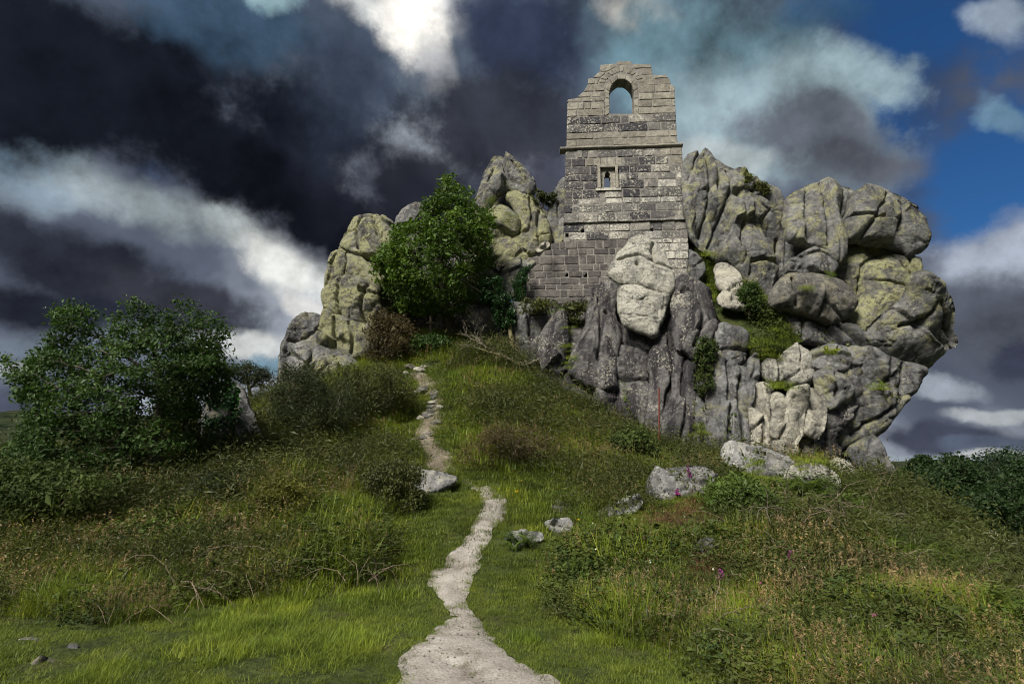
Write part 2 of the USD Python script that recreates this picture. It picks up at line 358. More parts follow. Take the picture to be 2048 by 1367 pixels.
def sheet(poly, lift, step, seed, wob=0.12):
    """A thin sheet over the ground, ragged at its edge, whose rim dips into the turf."""
    ring = resample(np.asarray(poly.exterior.coords)[:-1], step)
    p3 = np.c_[ring, np.zeros(len(ring))]
    ring = ring + wob * (np.stack([fbm(p3 * 2.5, 3, seed), fbm(p3 * 2.5, 3, seed + 50)], 1) - 0.5) * 2
    poly = Polygon(ring).buffer(0)
    x0, y0, x1, y1 = poly.bounds
    g = np.stack(np.meshgrid(np.arange(x0, x1, step), np.arange(y0, y1, step), indexing='ij'), -1).reshape(-1, 2)
    g += np.random.default_rng(seed).uniform(-.3, .3, g.shape) * step
    g = g[shapely.contains_xy(poly.buffer(-step * 0.5), g[:, 0], g[:, 1])]
    allp = np.vstack([ring, g]); tri = Delaunay(allp).simplices
    c = allp[tri].mean(1); tri = tri[shapely.contains_xy(poly, c[:, 0], c[:, 1])]
    d, _ = cKDTree(ring).query(allp)
    p3 = np.c_[allp, np.zeros(len(allp))]
    z = ground(allp[:, 0], allp[:, 1]) + np.minimum(d / 0.15, 1) * lift - 0.03 * np.minimum(d / 0.5, 1) * 0 + 0.02 * (noise(p3 * 9, seed) - 0.5) + 0.004
    v = np.c_[allp, z]
    a = np.cross(v[tri[:, 1]] - v[tri[:, 0]], v[tri[:, 2]] - v[tri[:, 0]])[:, 2] < 0
    tri[a] = tri[a][:, ::-1]
    return v, tri


path_polys = []
for L, R, sd in ((PATH_L, PATH_R, 11), (PATH2_L, PATH2_R, 12)):
    pl, pr = drops(L)[:, :2], drops(R)[:, :2]
    ring = np.vstack([pl, pr[::-1]])
    if sd == 11:
        ring = np.vstack([[(-1.1, 2.0)], ring, [(0.9, 2.0)]])
    path_polys.append(Polygon(chaikin(ring, 3)).buffer(0.3).buffer(-0.3).buffer(-0.08).buffer(0.08) if sd == 11 else Polygon(chaikin(ring, 2)).buffer(0))
path_polys = [g if g.geom_type == 'Polygon' else max(g.geoms, key=lambda q: q.area) for g in path_polys]
put('path', sheet(path_polys[0], 0.022, 0.05, 11, 0.09), grit, kind='structure')
earth = M('bare_earth', {**grit_n, 'ra': ('rgb_ramp', {'ramp': [(0.3, (0.05, 0.042, 0.03)), (0.5, (0.10, 0.085, 0.063)), (0.7, (0.17, 0.15, 0.12))]})}, GRIT_L)
put('path', sheet(path_polys[1], 0.03, 0.06, 12, 0.3), earth, kind='structure')
path_polys = [g if g.geom_type == 'Polygon' else max(g.geoms, key=lambda q: q.area) for g in path_polys]
PATHS = unary_union(path_polys)

# far hills: a long dark hill to the north-west, a low blue one on the horizon to the east
hill_m = M('hill', {'tc': ('geometry', {}), 'a': ('noise_texture', {'scale': 0.05, 'detail': 8.0, 'roughness': 0.65}), 'ra': ('rgb_ramp', {'ramp': [(0.35, (0.006, 0.009, 0.006)), (0.5, (0.017, 0.022, 0.012)), (0.68, (0.036, 0.038, 0.02))]}),
                    'p': ('principled_bsdf', {'roughness': 1.0, 'specular_ior_level': 0.0})}, [('tc.position', 'a.vector'), ('a.fac', 'ra.fac'), ('ra.color', 'p.base_color')])


def hill(cx, cy, rx, ry, h, seed):
    def fz(x, y):
        r = np.hypot((x - cx) / rx, (y - cy) / ry)
        return -9 + (h + 9) * np.clip(1 - r * r, -0.2, 1) * (0.75 + 0.5 * fbm(np.stack([x, y, 0 * x], -1) / 90, 4, seed))
    return heightfield(np.linspace(cx - rx * 1.05, cx + rx * 1.05, 90), np.linspace(cy - ry * 1.05, cy + ry * 1.05, 50), fz)


put('hill', hill(-420, 520, 420, 180, 46, 21), hill_m, kind='structure')
put('hill', hill(1500, 1900, 700, 300, 24, 22), hill_m, kind='structure')

# ------------------------------------------------------------------ rock
def rock_material(name, dark, light, lichen, lich_lo, lich_hi, spots=(0.46, 0.44, 0.36), spot_cut=0.0, stain=0.5, moss=0.0, stain_col=(0.032, 0.029, 0.035), st=(0.50, 0.64)):
    """Weathered granite: mottled greys, vertical water stains, a crust of lichen in ragged patches, pale lichen discs."""
    K = 0.68; dark, light, lichen, spots, stain_col = (tuple(K * c for c in q) for q in (tuple(0.72 * c for c in dark), tuple(1.12 * c for c in light), lichen, spots, stain_col))
    n = {'g': ('geometry', {}),
         'md': ('noise_texture', {'scale': 6.5, 'detail': 8.0, 'roughness': 0.72}), 'rmd': ('rgb_ramp', {'ramp': [(0.30, (0.32, 0.31, 0.31)), (0.43, (0.8, 0.8, 0.8)), (0.55, (1.12, 1.12, 1.11)), (0.70, (1.85, 1.82, 1.7))]}), 'mmd': ('mix_color', {'blend_type': 'multiply', 'fac': 1.0}),
         'lo': ('noise_texture', {'scale': 0.8, 'detail': 6.0, 'roughness': 0.6}),
         'rl': ('rgb_ramp', {'ramp': [(0.32, dark), (0.5, tuple(0.5 * (a + b) for a, b in zip(dark, light))), (0.68, light)]}),
         'sp': ('noise_texture', {'scale': 42.0, 'detail': 4.0, 'roughness': 0.7}), 'rs': ('rgb_ramp', {'ramp': [(0.3, (0.62, 0.62, 0.62)), (0.5, (1, 1, 1)), (0.7, (1.3, 1.28, 1.24))]}),
         'ms': ('mix_color', {'blend_type': 'multiply', 'fac': 1.0}),
         # water stains
         'mp': ('mapping', {'scale': (1.6, 1.6, 0.22)}), 'st': ('noise_texture', {'scale': 1.5, 'detail': 5.0, 'roughness': 0.55}),
         'rst': ('map_range', {'range_type': 'smoothstep', 'from_min': st[0], 'from_max': st[1], 'to_max': stain}),
         'mst': ('mix_color', {'blend_type': 'mix', 'b': stain_col}),
         # lichen crust
         'li': ('noise_texture', {'scale': 1.9, 'detail': 9.0, 'roughness': 0.68}), 'rli': ('map_range', {'range_type': 'smoothstep', 'from_min': lich_lo, 'from_max': lich_hi, 'to_max': 0.9}),
         'l2': ('noise_texture', {'scale': 16.0, 'detail': 6.0, 'roughness': 0.7}), 'rl2': ('map_range', {'range_type': 'smoothstep', 'from_min': 0.40, 'from_max': 0.52}),
         'lm': ('math', {'math_type': 'multiply'}), 'mli': ('mix_color', {'blend_type': 'mix', 'b': lichen}),
         # pale discs
         'wv': ('noise_texture', {'scale': 14.0, 'detail': 5.0, 'roughness': 0.7}), 'wl': ('noise_texture', {'scale': 1.3, 'detail': 3.0}),
         'wa': ('math', {'math_type': 'multiply_add', 'value2': 0.45}), 'rw': ('map_range', {'range_type': 'smoothstep', 'from_min': 0.86 - spot_cut, 'from_max': 0.91 - spot_cut, 'to_max': 0.92}),
         'mw': ('mix_color', {'blend_type': 'mix', 'b': spots}),
         # moss where the rock faces up
         'sn': ('separate_xyz', {}), 'rm': ('map_range', {'range_type': 'smoothstep', 'from_min': 0.55, 'from_max': 0.95, 'to_max': moss}), 'mm': ('mix_color', {'blend_type': 'mix', 'b': (0.05, 0.06, 0.018)}), 'mq': ('math', {'math_type': 'multiply'}),
         'b0': ('noise_texture', {'scale': 6.0, 'detail': 12.0, 'roughness': 0.74}), 'bp': ('bump', {'strength': 1.0, 'distance': 0.26}),
         'bp2': ('bump', {'strength': 0.6, 'distance': 0.025}), 'p': ('principled_bsdf', {'roughness': 0.92, 'specular_ior_level': 0.2})}
    l = [('g.position', k + '.vector') for k in ('lo', 'md', 'sp', 'li', 'l2', 'wv', 'wl', 'b0', 'mp')]
    l += [('mp.vector', 'st.vector'), ('lo.fac', 'rl.fac'), ('sp.fac', 'rs.fac'), ('rl.color', 'mmd.a'), ('md.fac', 'rmd.fac'), ('rmd.color', 'mmd.b'), ('mmd.result', 'ms.a'), ('rs.color', 'ms.b'), ('st.fac', 'rst.value'), ('ms.result', 'mst.a'), ('rst.result', 'mst.fac'),
          ('li.fac', 'rli.value'), ('l2.fac', 'rl2.value'), ('rli.result', 'lm.value1'), ('rl2.result', 'lm.value2'), ('mst.result', 'mli.a'), ('lm.value', 'mli.fac'),
          ('wv.fac', 'wa.value3'), ('wl.fac', 'wa.value1'), ('wa.value', 'rw.value'), ('mli.result', 'mw.a'), ('rw.result', 'mw.fac'),
          ('g.normal', 'sn.vector'), ('sn.z', 'rm.value'), ('rm.result', 'mq.value1'), ('rl2.result', 'mq.value2'), ('mw.result', 'mm.a'), ('mq.value', 'mm.fac'),
          ('mm.result', 'p.base_color'), ('b0.fac', 'bp.height'), ('sp.fac', 'bp2.height'), ('bp.normal', 'bp2.normal'), ('bp2.normal', 'p.normal')]
    return M(name, n, l)


R_GREY = rock_material('granite_grey', (0.135, 0.136, 0.142), (0.27, 0.27, 0.272), (0.29, 0.28, 0.17), 0.52, 0.64, spot_cut=0.02, stain=0.65, moss=0.5)
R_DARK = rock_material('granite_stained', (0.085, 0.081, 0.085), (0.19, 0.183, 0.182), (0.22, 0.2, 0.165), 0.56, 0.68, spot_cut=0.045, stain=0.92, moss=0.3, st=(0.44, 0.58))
R_YEL = rock_material('granite_yellow_lichen', (0.14, 0.138, 0.125), (0.27, 0.265, 0.22), (0.40, 0.40, 0.20), 0.42, 0.54, spots=(0.38, 0.37, 0.24), spot_cut=-0.01, stain=0.6, moss=0.3)
R_OLIVE = rock_material('granite_olive_lichen', (0.135, 0.136, 0.138), (0.265, 0.265, 0.255), (0.36, 0.355, 0.19), 0.49, 0.60, spot_cut=0.0, stain=0.5, moss=0.4)
R_BROWN = rock_material('granite_brown', (0.13, 0.125, 0.12), (0.26, 0.25, 0.23), (0.32, 0.295, 0.21), 0.46, 0.6, spot_cut=0.03, stain=0.6, moss=0.5)
R_WHITE = rock_material('granite_white_lichen', (0.26, 0.255, 0.235), (0.46, 0.45, 0.40), (0.62, 0.6, 0.5), 0.44, 0.56, spots=(0.62, 0.6, 0.52), spot_cut=0.10, stain=0.3, moss=0.3)
R_PALE = rock_material('granite_pale', (0.30, 0.285, 0.25), (0.52, 0.50, 0.43), (0.62, 0.59, 0.47), 0.46, 0.6, spots=(0.58, 0.55, 0.46), spot_cut=0.04, stain=0.4, moss=0.2, stain_col=(0.12, 0.115, 0.11))

R_SLAB = rock_material('granite_slab', (0.26, 0.26, 0.262), (0.46, 0.457, 0.45), (0.5, 0.49, 0.42), 0.5, 0.62, spot_cut=0.0, stain=0.25, moss=0.15)


def rock(outline, Y, lean=0.3, yaw=0.0, B=0.95, rf=0.7, res=0.05, seed=0, cells=1.1, elong=1.0, tilt=0.22, groove=0.07, cracks=(), back=0.8, rough=1.0, maxB=2.2, holes=()):
    """One joint-bounded block of rock. OUTLINE: its edge as seen (pixels), standing on a plane at distance Y (metres, leaning back by LEAN per metre of height);
    it swells towards the viewer and away, is broken into faces with joints between them, and is solid."""
    o = np.asarray(outline, float)
    r = ray(o[:, 0], o[:, 1])
    zc = float(np.mean(EYE[2] + Y * r[:, 2])); xc = float(np.mean(Y * r[:, 0]))

    def onplane(px, py):
        q = ray(px, py); Yp = (Y + lean * (EYE[2] - zc) - yaw * xc) / (1 - lean * q[..., 2] - yaw * q[..., 0])
        return q[..., 0] * Yp, EYE[2] + q[..., 2] * Yp
    X, Z = onplane(o[:, 0], o[:, 1])
    _p = Polygon(chaikin(np.c_[X, Z], 2)).buffer(0); ring = resample(np.asarray(_p.buffer(min(0.11, 0.055 * math.sqrt(_p.area))).exterior.coords)[:-1], res)
    p3 = np.c_[ring[:, 0], 0 * ring[:, 0] + seed * 3.1, ring[:, 1]]
    ring = ring + np.stack([fbm(p3 * 2.2, 4, seed + 5) - 0.5, fbm(p3 * 2.2, 4, seed + 6) - 0.5], 1) * 0.16 * rough
    poly = Polygon(ring).buffer(0)
    if poly.geom_type != 'Polygon': poly = max(poly.geoms, key=lambda g: g.area)
    ring = resample(np.asarray(poly.exterior.coords)[:-1], res)
    rng = np.random.default_rng(seed + 77)
    x0, y0, x1, y1 = poly.bounds

    def fill(step):
        g = np.stack(np.meshgrid(np.arange(x0, x1, step), np.arange(y0, y1, step * 0.87), indexing='ij'), -1)
        g[:, 1::2, 0] += step / 2; g = g.reshape(-1, 2) + rng.uniform(-.22, .22, (g.shape[0] * g.shape[1], 2)) * step
        return g[shapely.contains_xy(poly.buffer(-step * 0.55), g[:, 0], g[:, 1])]
    tree = cKDTree(resample(ring, res * 0.5))

    def tri_of(pts):
        t = Delaunay(pts).simplices; c = pts[t].mean(1)
        t = t[shapely.contains_xy(poly, c[:, 0], c[:, 1])]
        a, b = pts[t[:, 1]] - pts[t[:, 0]], pts[t[:, 2]] - pts[t[:, 0]]
        cr = a[:, 0] * b[:, 1] - a[:, 1] * b[:, 0]
        t = t[np.abs(cr) > 1e-9]; cr = cr[np.abs(cr) > 1e-9]
        t[cr < 0] = t[cr < 0][:, ::-1]
        return t
    F = np.vstack([ring, fill(res)]); Bk = np.vstack([ring, fill(res * 5)])
    dF = tree.query(F)[0]; dF[:len(ring)] = 0; dB = tree.query(Bk)[0]; dB[:len(ring)] = 0
    inr = dF.max(); R = max(min(inr * rf * 0.5, 0.24), res); Bm = min(B * inr * 0.6, maxB); be = min(0.4 * Bm, 0.17)

    def dome(d): t = np.clip(d / R, 0, 1); return np.sqrt(np.maximum(1 - (1 - t) ** 2, 0))
    def swell(d): return be * dome(d) + (Bm - be) * (1 - (1 - np.clip(d / inr, 0, 1)) ** 1.7)
    h = swell(dF)
    edge = np.clip(dF / (0.25 * R), 0, 1)
    q3 = np.c_[F[:, 0], np.full(len(F), seed * 1.7), F[:, 1]]
    h += edge * Bm * 0.45 * (fbm(q3 * (0.7 / max(inr, 0.5)), 3, seed + 1) - 0.5)
    # faces between joints, at two sizes
    wp = F + 0.22 * cells * (np.stack([fbm(q3 * 1.4 / cells, 3, seed + 2), fbm(q3 * 1.4 / cells, 3, seed + 3)], 1) - 0.5)
    for size, am, gd, gw in ((cells * 1.7, 1.0, groove * 1.4, 0.032), (cells * 0.75, 0.2, groove * 0.45, 0.024)):
        n = max(int(poly.area / (size * size) * 1.3), 2)
        c = np.c_[rng.uniform(x0, x1, 3 * n), rng.uniform(y0, y1, 3 * n)][:n * 2]
        sc = np.array([1.0, 1.0 / elong])
        dd, idx = cKDTree(c * sc).query(wp * sc, k=2)
        i0 = idx[:, 0]
        g = rng.normal(0, tilt * 0.8, (len(c), 2)); off = rng.normal(0, 0.06 * min(size, 2.2) * (size < 6), len(c))
        rel = wp - c[i0]
        fac = am * (np.clip((rel * g[i0]).sum(1), -0.3 * min(size, 2.2), 0.3 * min(size, 2.2)) * (size < 6) + off[i0] * 0.9)
        gap = dd[:, 1] - dd[:, 0]
        on = noise(q3 * 1.1, seed + 17) if am < 1 else 0.35 + 0.65 * noise(q3 * 0.8, seed + 18)
        h += edge * (fac * np.clip(gap / (0.055 * min(size, 2.2)), 0, 1) - gd * on * np.exp(-(gap / gw) ** 2))
    for ck in cracks:
        k = np.asarray(ck, float); cx, cz = onplane(k[:, 0], k[:, 1])
        ln = resample(chaikin(np.c_[cx, cz], 2, closed=False), 0.03, closed=False)
        l3 = np.c_[ln[:, 0], 0 * ln[:, 0] + seed, ln[:, 1]]
        ln = ln + 0.10 * (np.stack([fbm(l3 * 4, 3, seed + 31), fbm(l3 * 4, 3, seed + 32)], 1) - 0.5)
        dc = cKDTree(ln).query(F)[0]
        h -= 0.20 * np.exp(-(dc / 0.045) ** 2) + 0.05 * np.exp(-(dc / 0.16) ** 2)
    for (hx, hy, hr) in holes:
        cx, cz = onplane(np.array([hx]), np.array([hy])); dc = np.hypot(F[:, 0] - cx[0], (F[:, 1] - cz[0]) * 0.8)
        h -= 0.30 * np.exp(-(dc / (hr / 54.0)) ** 2)
    h += edge ** 0.5 * rough * (0.10 * (fbm(q3 * 2.1, 4, seed + 8) - 0.5) + 0.055 * (fbm(q3 * np.array([5, 5, 2.6]), 4, seed + 9) - 0.5) - 0.05 * np.abs(2 * fbm(q3 * 1.6, 4, seed + 10) - 1) ** 0.5 + 0.03)
    # hairline joints that wander over the face
    for sc, sd in ((np.array([0.8, 1, 0.45]), 40), (np.array([0.45, 1, 1.0]), 43)):
        rdg = np.abs(fbm(q3 * sc * 1.1, 4, seed + sd) - 0.5)
        h -= edge * 0.05 * rough * np.exp(-(rdg / 0.010) ** 2) * (noise(q3 * 0.9, seed + sd + 1) > 0.42)
    nrm = np.array([yaw, -1.0, lean]); nrm /= np.linalg.norm(nrm)

    def plane(P): return np.c_[P[:, 0], Y + lean * (P[:, 1] - zc) + yaw * (P[:, 0] - xc), P[:, 1]]
    vF = plane(F) + h[:, None] * nrm
    vB = plane(Bk) - (back * swell(dB))[:, None] * nrm
    tF, tB = tri_of(F), tri_of(Bk)
    nr = len(ring)
    vB = vB[nr:]; remap = np.r_[np.arange(nr), np.arange(nr, len(Bk)) - nr + len(vF)]
    # seen from the front, x right and z up, a counter-clockwise triangle faces -y
    return np.vstack([vF, vB]), np.vstack([tF, remap[tB][:, ::-1]])


def outcrop(name, label, category, parts, group=None):
    """PARTS: (part name, material, outline, keywords of rock)."""
    made = [(pn, m, rock(o, seed=(abs(hash_px(o)) + kw.get('seed_shift', 0)) % 9973, **{k: v for k, v in kw.items() if k != 'seed_shift'})) for pn, m, o, kw in parts]
    base = np.vstack([m[2][0] for m in made]); org = np.array([base[:, 0].mean(), base[:, 1].mean(), base[:, 2].min()])
    t = thing(name, label, category, org, group)
    for pn, m, me in made: put(pn, me, m, t, org)
    ROCKS.extend(m[2] for m in made)
    return t


def hash_px(o): return int(sum(7 * a + 13 * b for a, b in o))


ROCKS, OPEN = [], []
# the rock behind everything else of the outcrop, seen only in its joints
outcrop('rock_outcrop', 'stained dark grey granite crag of tall rounded columns under the ruined chapel', 'rock outcrop', [
    ('rock_core', R_DARK, [(1000, 640), (1060, 600), (1190, 560), (1380, 500), (1500, 560), (1560, 690), (1500, 960), (1380, 960), (1250, 900), (1120, 830), (1040, 740)], dict(Y=20.9, lean=0.5, B=0.35, cells=1.6, res=0.09)),
    ('rock_column', R_DARK, [(1211, 560), (1236, 572), (1236, 592), (1225, 616), (1228, 640), (1240, 657), (1240, 684), (1231, 712), (1228, 751), (1233, 785), (1187, 774), (1152, 757), (1136, 739), (1152, 698), (1173, 660), (1176, 622), (1190, 596)],
     dict(Y=19.9, lean=0.42, elong=2.2, cells=0.9, cracks=[[(1195, 600), (1200, 660), (1193, 730)]], holes=[(1211, 635, 5), (1205, 715, 9)])),
    ('rock_column', R_DARK, [(1136, 742), (1152, 760), (1187, 777), (1234, 788), (1238, 830), (1222, 870), (1182, 850), (1142, 820), (1118, 790)], dict(Y=19.2, lean=0.4, elong=1.8, cells=0.9)),
    ('rock_column', R_DARK, [(1243, 655), (1281, 666), (1309, 679), (1304, 710), (1296, 728), (1300, 766), (1298, 782), (1249, 771), (1231, 753), (1231, 710), (1243, 683)], dict(Y=19.7, lean=0.3, cells=0.8, cracks=[[(1243, 690), (1275, 705), (1303, 715)]])),
    ('rock_column', R_DARK, [(1231, 757), (1249, 773), (1298, 785), (1302, 805), (1297, 840), (1285, 880), (1265, 895), (1240, 885), (1234, 829)], dict(Y=19.0, lean=0.35, elong=1.6, cells=0.8)),
    ('rock_column', R_DARK, [(1341, 625), (1349, 657), (1346, 695), (1347, 750), (1342, 800), (1328, 850), (1318, 900), (1295, 895), (1296, 830), (1302, 768), (1297, 730), (1305, 702), (1311, 678), (1325, 650)], dict(Y=19.1, lean=0.35, elong=2.6, cells=0.7)),
    ('rock_column', R_DARK, [(1345, 575), (1360, 553), (1385, 565), (1412, 582), (1420, 605), (1428, 632), (1431, 658), (1420, 682), (1402, 706), (1388, 722), (1372, 702), (1352, 692), (1347, 640)], dict(Y=19.0, lean=0.4, elong=1.8, cells=0.9, cracks=[[(1372, 590), (1395, 620), (1400, 660), (1385, 700)]], holes=[(1363, 590, 5)])),
    ('rock_column', R_DARK, [(1346, 695), (1374, 703), (1391, 722), (1386, 760), (1391, 820), (1388, 880), (1380, 940), (1348, 930), (1318, 890), (1326, 835), (1344, 800), (1349, 750)], dict(Y=18.2, lean=0.35, elong=2.6, cells=0.8, cracks=[[(1370, 705), (1362, 760), (1368, 830), (1355, 900)]])),
    ('rock_column', R_GREY, [(1420, 648), (1434, 655), (1427, 700), (1417, 760), (1414, 800), (1418, 850), (1416, 945), (1392, 950), (1378, 930), (1387, 870), (1391, 800), (1389, 742), (1401, 707)], dict(Y=18.3, lean=0.35, elong=2.6, cells=0.7)),
    ('rock_knob', R_GREY, [(1432, 656), (1444, 644), (1459, 656), (1479, 654), (1494, 673), (1496, 702), (1486, 729), (1470, 736), (1456, 723), (1438, 702)], dict(Y=18.4, lean=0.1, B=1.1, cells=0.8, cracks=[[(1438, 702), (1460, 697), (1495, 705)]])),
    ('rock_column', R_GREY, [(1430, 700), (1455, 725), (1475, 740), (1491, 735), (1501, 760), (1500, 800), (1492, 840), (1497, 890), (1484, 945), (1450, 950), (1416, 945), (1415, 880), (1418, 820), (1416, 770)], dict(Y=17.7, lean=0.3, elong=2.4, cells=0.7, cracks=[[(1448, 730), (1455, 790), (1447, 860), (1455, 920)], [(1475, 760), (1470, 820), (1483, 890)]])),
    ('rock_column', R_GREY, [(1495, 720), (1515, 700), (1518, 740), (1514, 772), (1502, 795), (1492, 775)], dict(Y=18.0, lean=0.2, cells=0.6)),
    ('rock_block', R_DARK, [(1078, 678), (1097, 650), (1117, 620), (1131, 620), (1134, 655), (1136, 695), (1128, 731), (1108, 752), (1088, 746), (1077, 712)], dict(Y=20.1, lean=0.3, B=1.1, cells=1.3)),
    ('rock_block', R_GREY, [(1022, 606), (1050, 609), (1085, 619), (1102, 638), (1082, 680), (1077, 710), (1057, 722), (1045, 690), (1028, 670), (1018, 640)], dict(Y=21.2, lean=0.4, cells=0.8, cracks=[[(1050, 612), (1058, 660), (1065, 715)]])),
    ('rock_block', R_DARK, [(1076, 742), (1108, 752), (1132, 733), (1142, 742), (1124, 800), (1100, 800), (1070, 775)], dict(Y=19.9, lean=0.4)),
    ('rock_block', R_OLIVE, [(935, 598), (955, 604), (982, 611), (997, 640), (992, 668), (970, 698), (940, 700), (928, 650)], dict(Y=22.6, lean=0.2, cells=0.9)),
    ('rock_block', R_GREY, [(992, 645), (1022, 640), (1047, 690), (1052, 722), (1020, 715), (990, 700)], dict(Y=21.9, lean=0.4, cells=0.7)),
    ('rock_block', R_GREY, [(1376, 498), (1395, 508), (1409, 532), (1407, 556), (1395, 563), (1378, 552)], dict(Y=20.6, lean=0.2, cells=1.0)),
    ('rock_block', R_PALE, [(1428, 533), (1450, 525), (1472, 537), (1485, 568), (1478, 588), (1452, 590), (1434, 572)], dict(Y=19.8, lean=0.6, cells=0.5)),
    ('rock_block', R_PALE, [(1432, 592), (1455, 588), (1480, 600), (1496, 622), (1462, 618), (1440, 610)], dict(Y=19.3, lean=0.7, cells=0.5)),
    ('rock_block', R_WHITE, [(1520, 718), (1535, 710), (1560, 703), (1590, 694), (1612, 704), (1627, 735), (1627, 755), (1607, 772), (1570, 768), (1545, 772), (1525, 752)], dict(Y=18.3, lean=0.3, cells=0.45, groove=0.09)),
    ('rock_column', R_PALE, [(1500, 792), (1510, 768), (1536, 768), (1541, 790), (1535, 830), (1543, 870), (1547, 905), (1520, 920), (1495, 910), (1495, 840)], dict(Y=17.6, lean=0.25, elong=2.2, cells=0.5)),
    ('rock_column', R_PALE, [(1543, 790), (1556, 782), (1569, 792), (1573, 812), (1568, 835), (1564, 860), (1551, 885), (1542, 870), (1541, 830)], dict(Y=17.2, lean=0.15, B=1.2, tilt=0.1, cells=1.2)),
    ('rock_column', R_PALE, [(1571, 800), (1582, 779), (1610, 771), (1615, 785), (1613, 815), (1607, 845), (1601, 872), (1588, 888), (1570, 884), (1560, 872), (1566, 840), (1572, 815)], dict(Y=17.1, lean=0.12, B=1.1, tilt=0.12, cells=1.2)),
    ('rock_column', R_PALE, [(1613, 774), (1632, 783), (1649, 800), (1652, 830), (1647, 860), (1638, 877), (1620, 874), (1603, 864), (1609, 830)], dict(Y=17.2, lean=0.12, B=0.9, tilt=0.12, cells=1.6, rough=0.7, seed_shift=5)),
    ('rock_block', R_PALE, [(1544, 882), (1565, 880), (1590, 888), (1597, 900), (1590, 925), (1560, 925), (1543, 905)], dict(Y=17.0, lean=0.2, B=1.1, cells=0.8)),
    ('rock_block', R_BROWN, [(1590, 885), (1612, 872), (1640, 885), (1632, 910), (1605, 922)], dict(Y=17.5, lean=0.2, cells=0.7)),
])
outcrop('boulder', 'pointed white lichened boulder perched at the foot of the chapel tower', 'boulder', [
    ('boulder_face', R_WHITE, [(1218, 550), (1222, 537), (1235, 515), (1249, 497), (1263, 480), (1281, 472), (1297, 481), (1320, 499), (1336, 526), (1346, 552), (1343, 578), (1336, 588), (1307, 579), (1278, 570), (1243, 569)],
     dict(Y=19.75, lean=0.35, B=0.6, rf=0.7, cells=9.0, tilt=0.03, rough=1.25, res=0.04, groove=0.0, cracks=[[(1236, 524), (1268, 516), (1300, 529), (1342, 540)], [(1306, 490), (1300, 508), (1310, 532)]], holes=[(1273, 536, 5)]))])
outcrop('boulder', 'squarish white lichened block wedged under the pointed boulder', 'boulder', [
    ('boulder_face', R_WHITE, [(1240, 575), (1269, 571), (1307, 583), (1337, 593), (1332, 611), (1322, 642), (1311, 677), (1281, 664), (1252, 653), (1239, 634), (1239, 605)],
     dict(Y=19.25, lean=0.15, B=0.6, rf=0.7, cells=9.0, tilt=0.03, rough=1.25, res=0.04, groove=0.0))])

CA = [[(1400, 330), (1412, 380), (1408, 430), (1398, 470)], [(1450, 345), (1455, 390), (1440, 430), (1425, 470), (1415, 495)], [(1500, 375), (1490, 400), (1505, 430), (1530, 440), (1550, 430)], [(1546, 490), (1556, 530), (1545, 580)], [(1465, 400), (1480, 440), (1470, 500)], [(1425, 325), (1430, 400)]]
outcrop('rock_outcrop', 'broad grey dome of furrowed granite right beside the chapel tower', 'rock outcrop', [
    ('rock_dome', R_OLIVE, [(1364, 330), (1385, 317), (1408, 314), (1432, 320), (1447, 333), (1470, 342), (1490, 353), (1515, 366), (1540, 381), (1560, 396), (1569, 415), (1570, 450), (1575, 485), (1572, 520), (1562, 558), (1548, 592), (1530, 620), (1500, 590), (1470, 550), (1440, 530), (1412, 505), (1385, 482), (1374, 440), (1368, 390)],
     dict(Y=21.4, lean=0.25, B=0.6, rf=0.75, cells=0.9, elong=1.8, tilt=0.26, groove=0.10, cracks=CA, holes=[(1472, 402, 14), (1402, 470, 9)])),
    ('rock_rib', R_GREY, [(1548, 510), (1562, 500), (1566, 530), (1552, 590), (1540, 640), (1526, 640), (1530, 590)], dict(Y=20.6, lean=0.2, elong=2.5, cells=0.7)),
    ('rock_block', R_GREY, [(1500, 575), (1530, 585), (1528, 610), (1505, 600)], dict(Y=20.4, lean=0.2)),
])
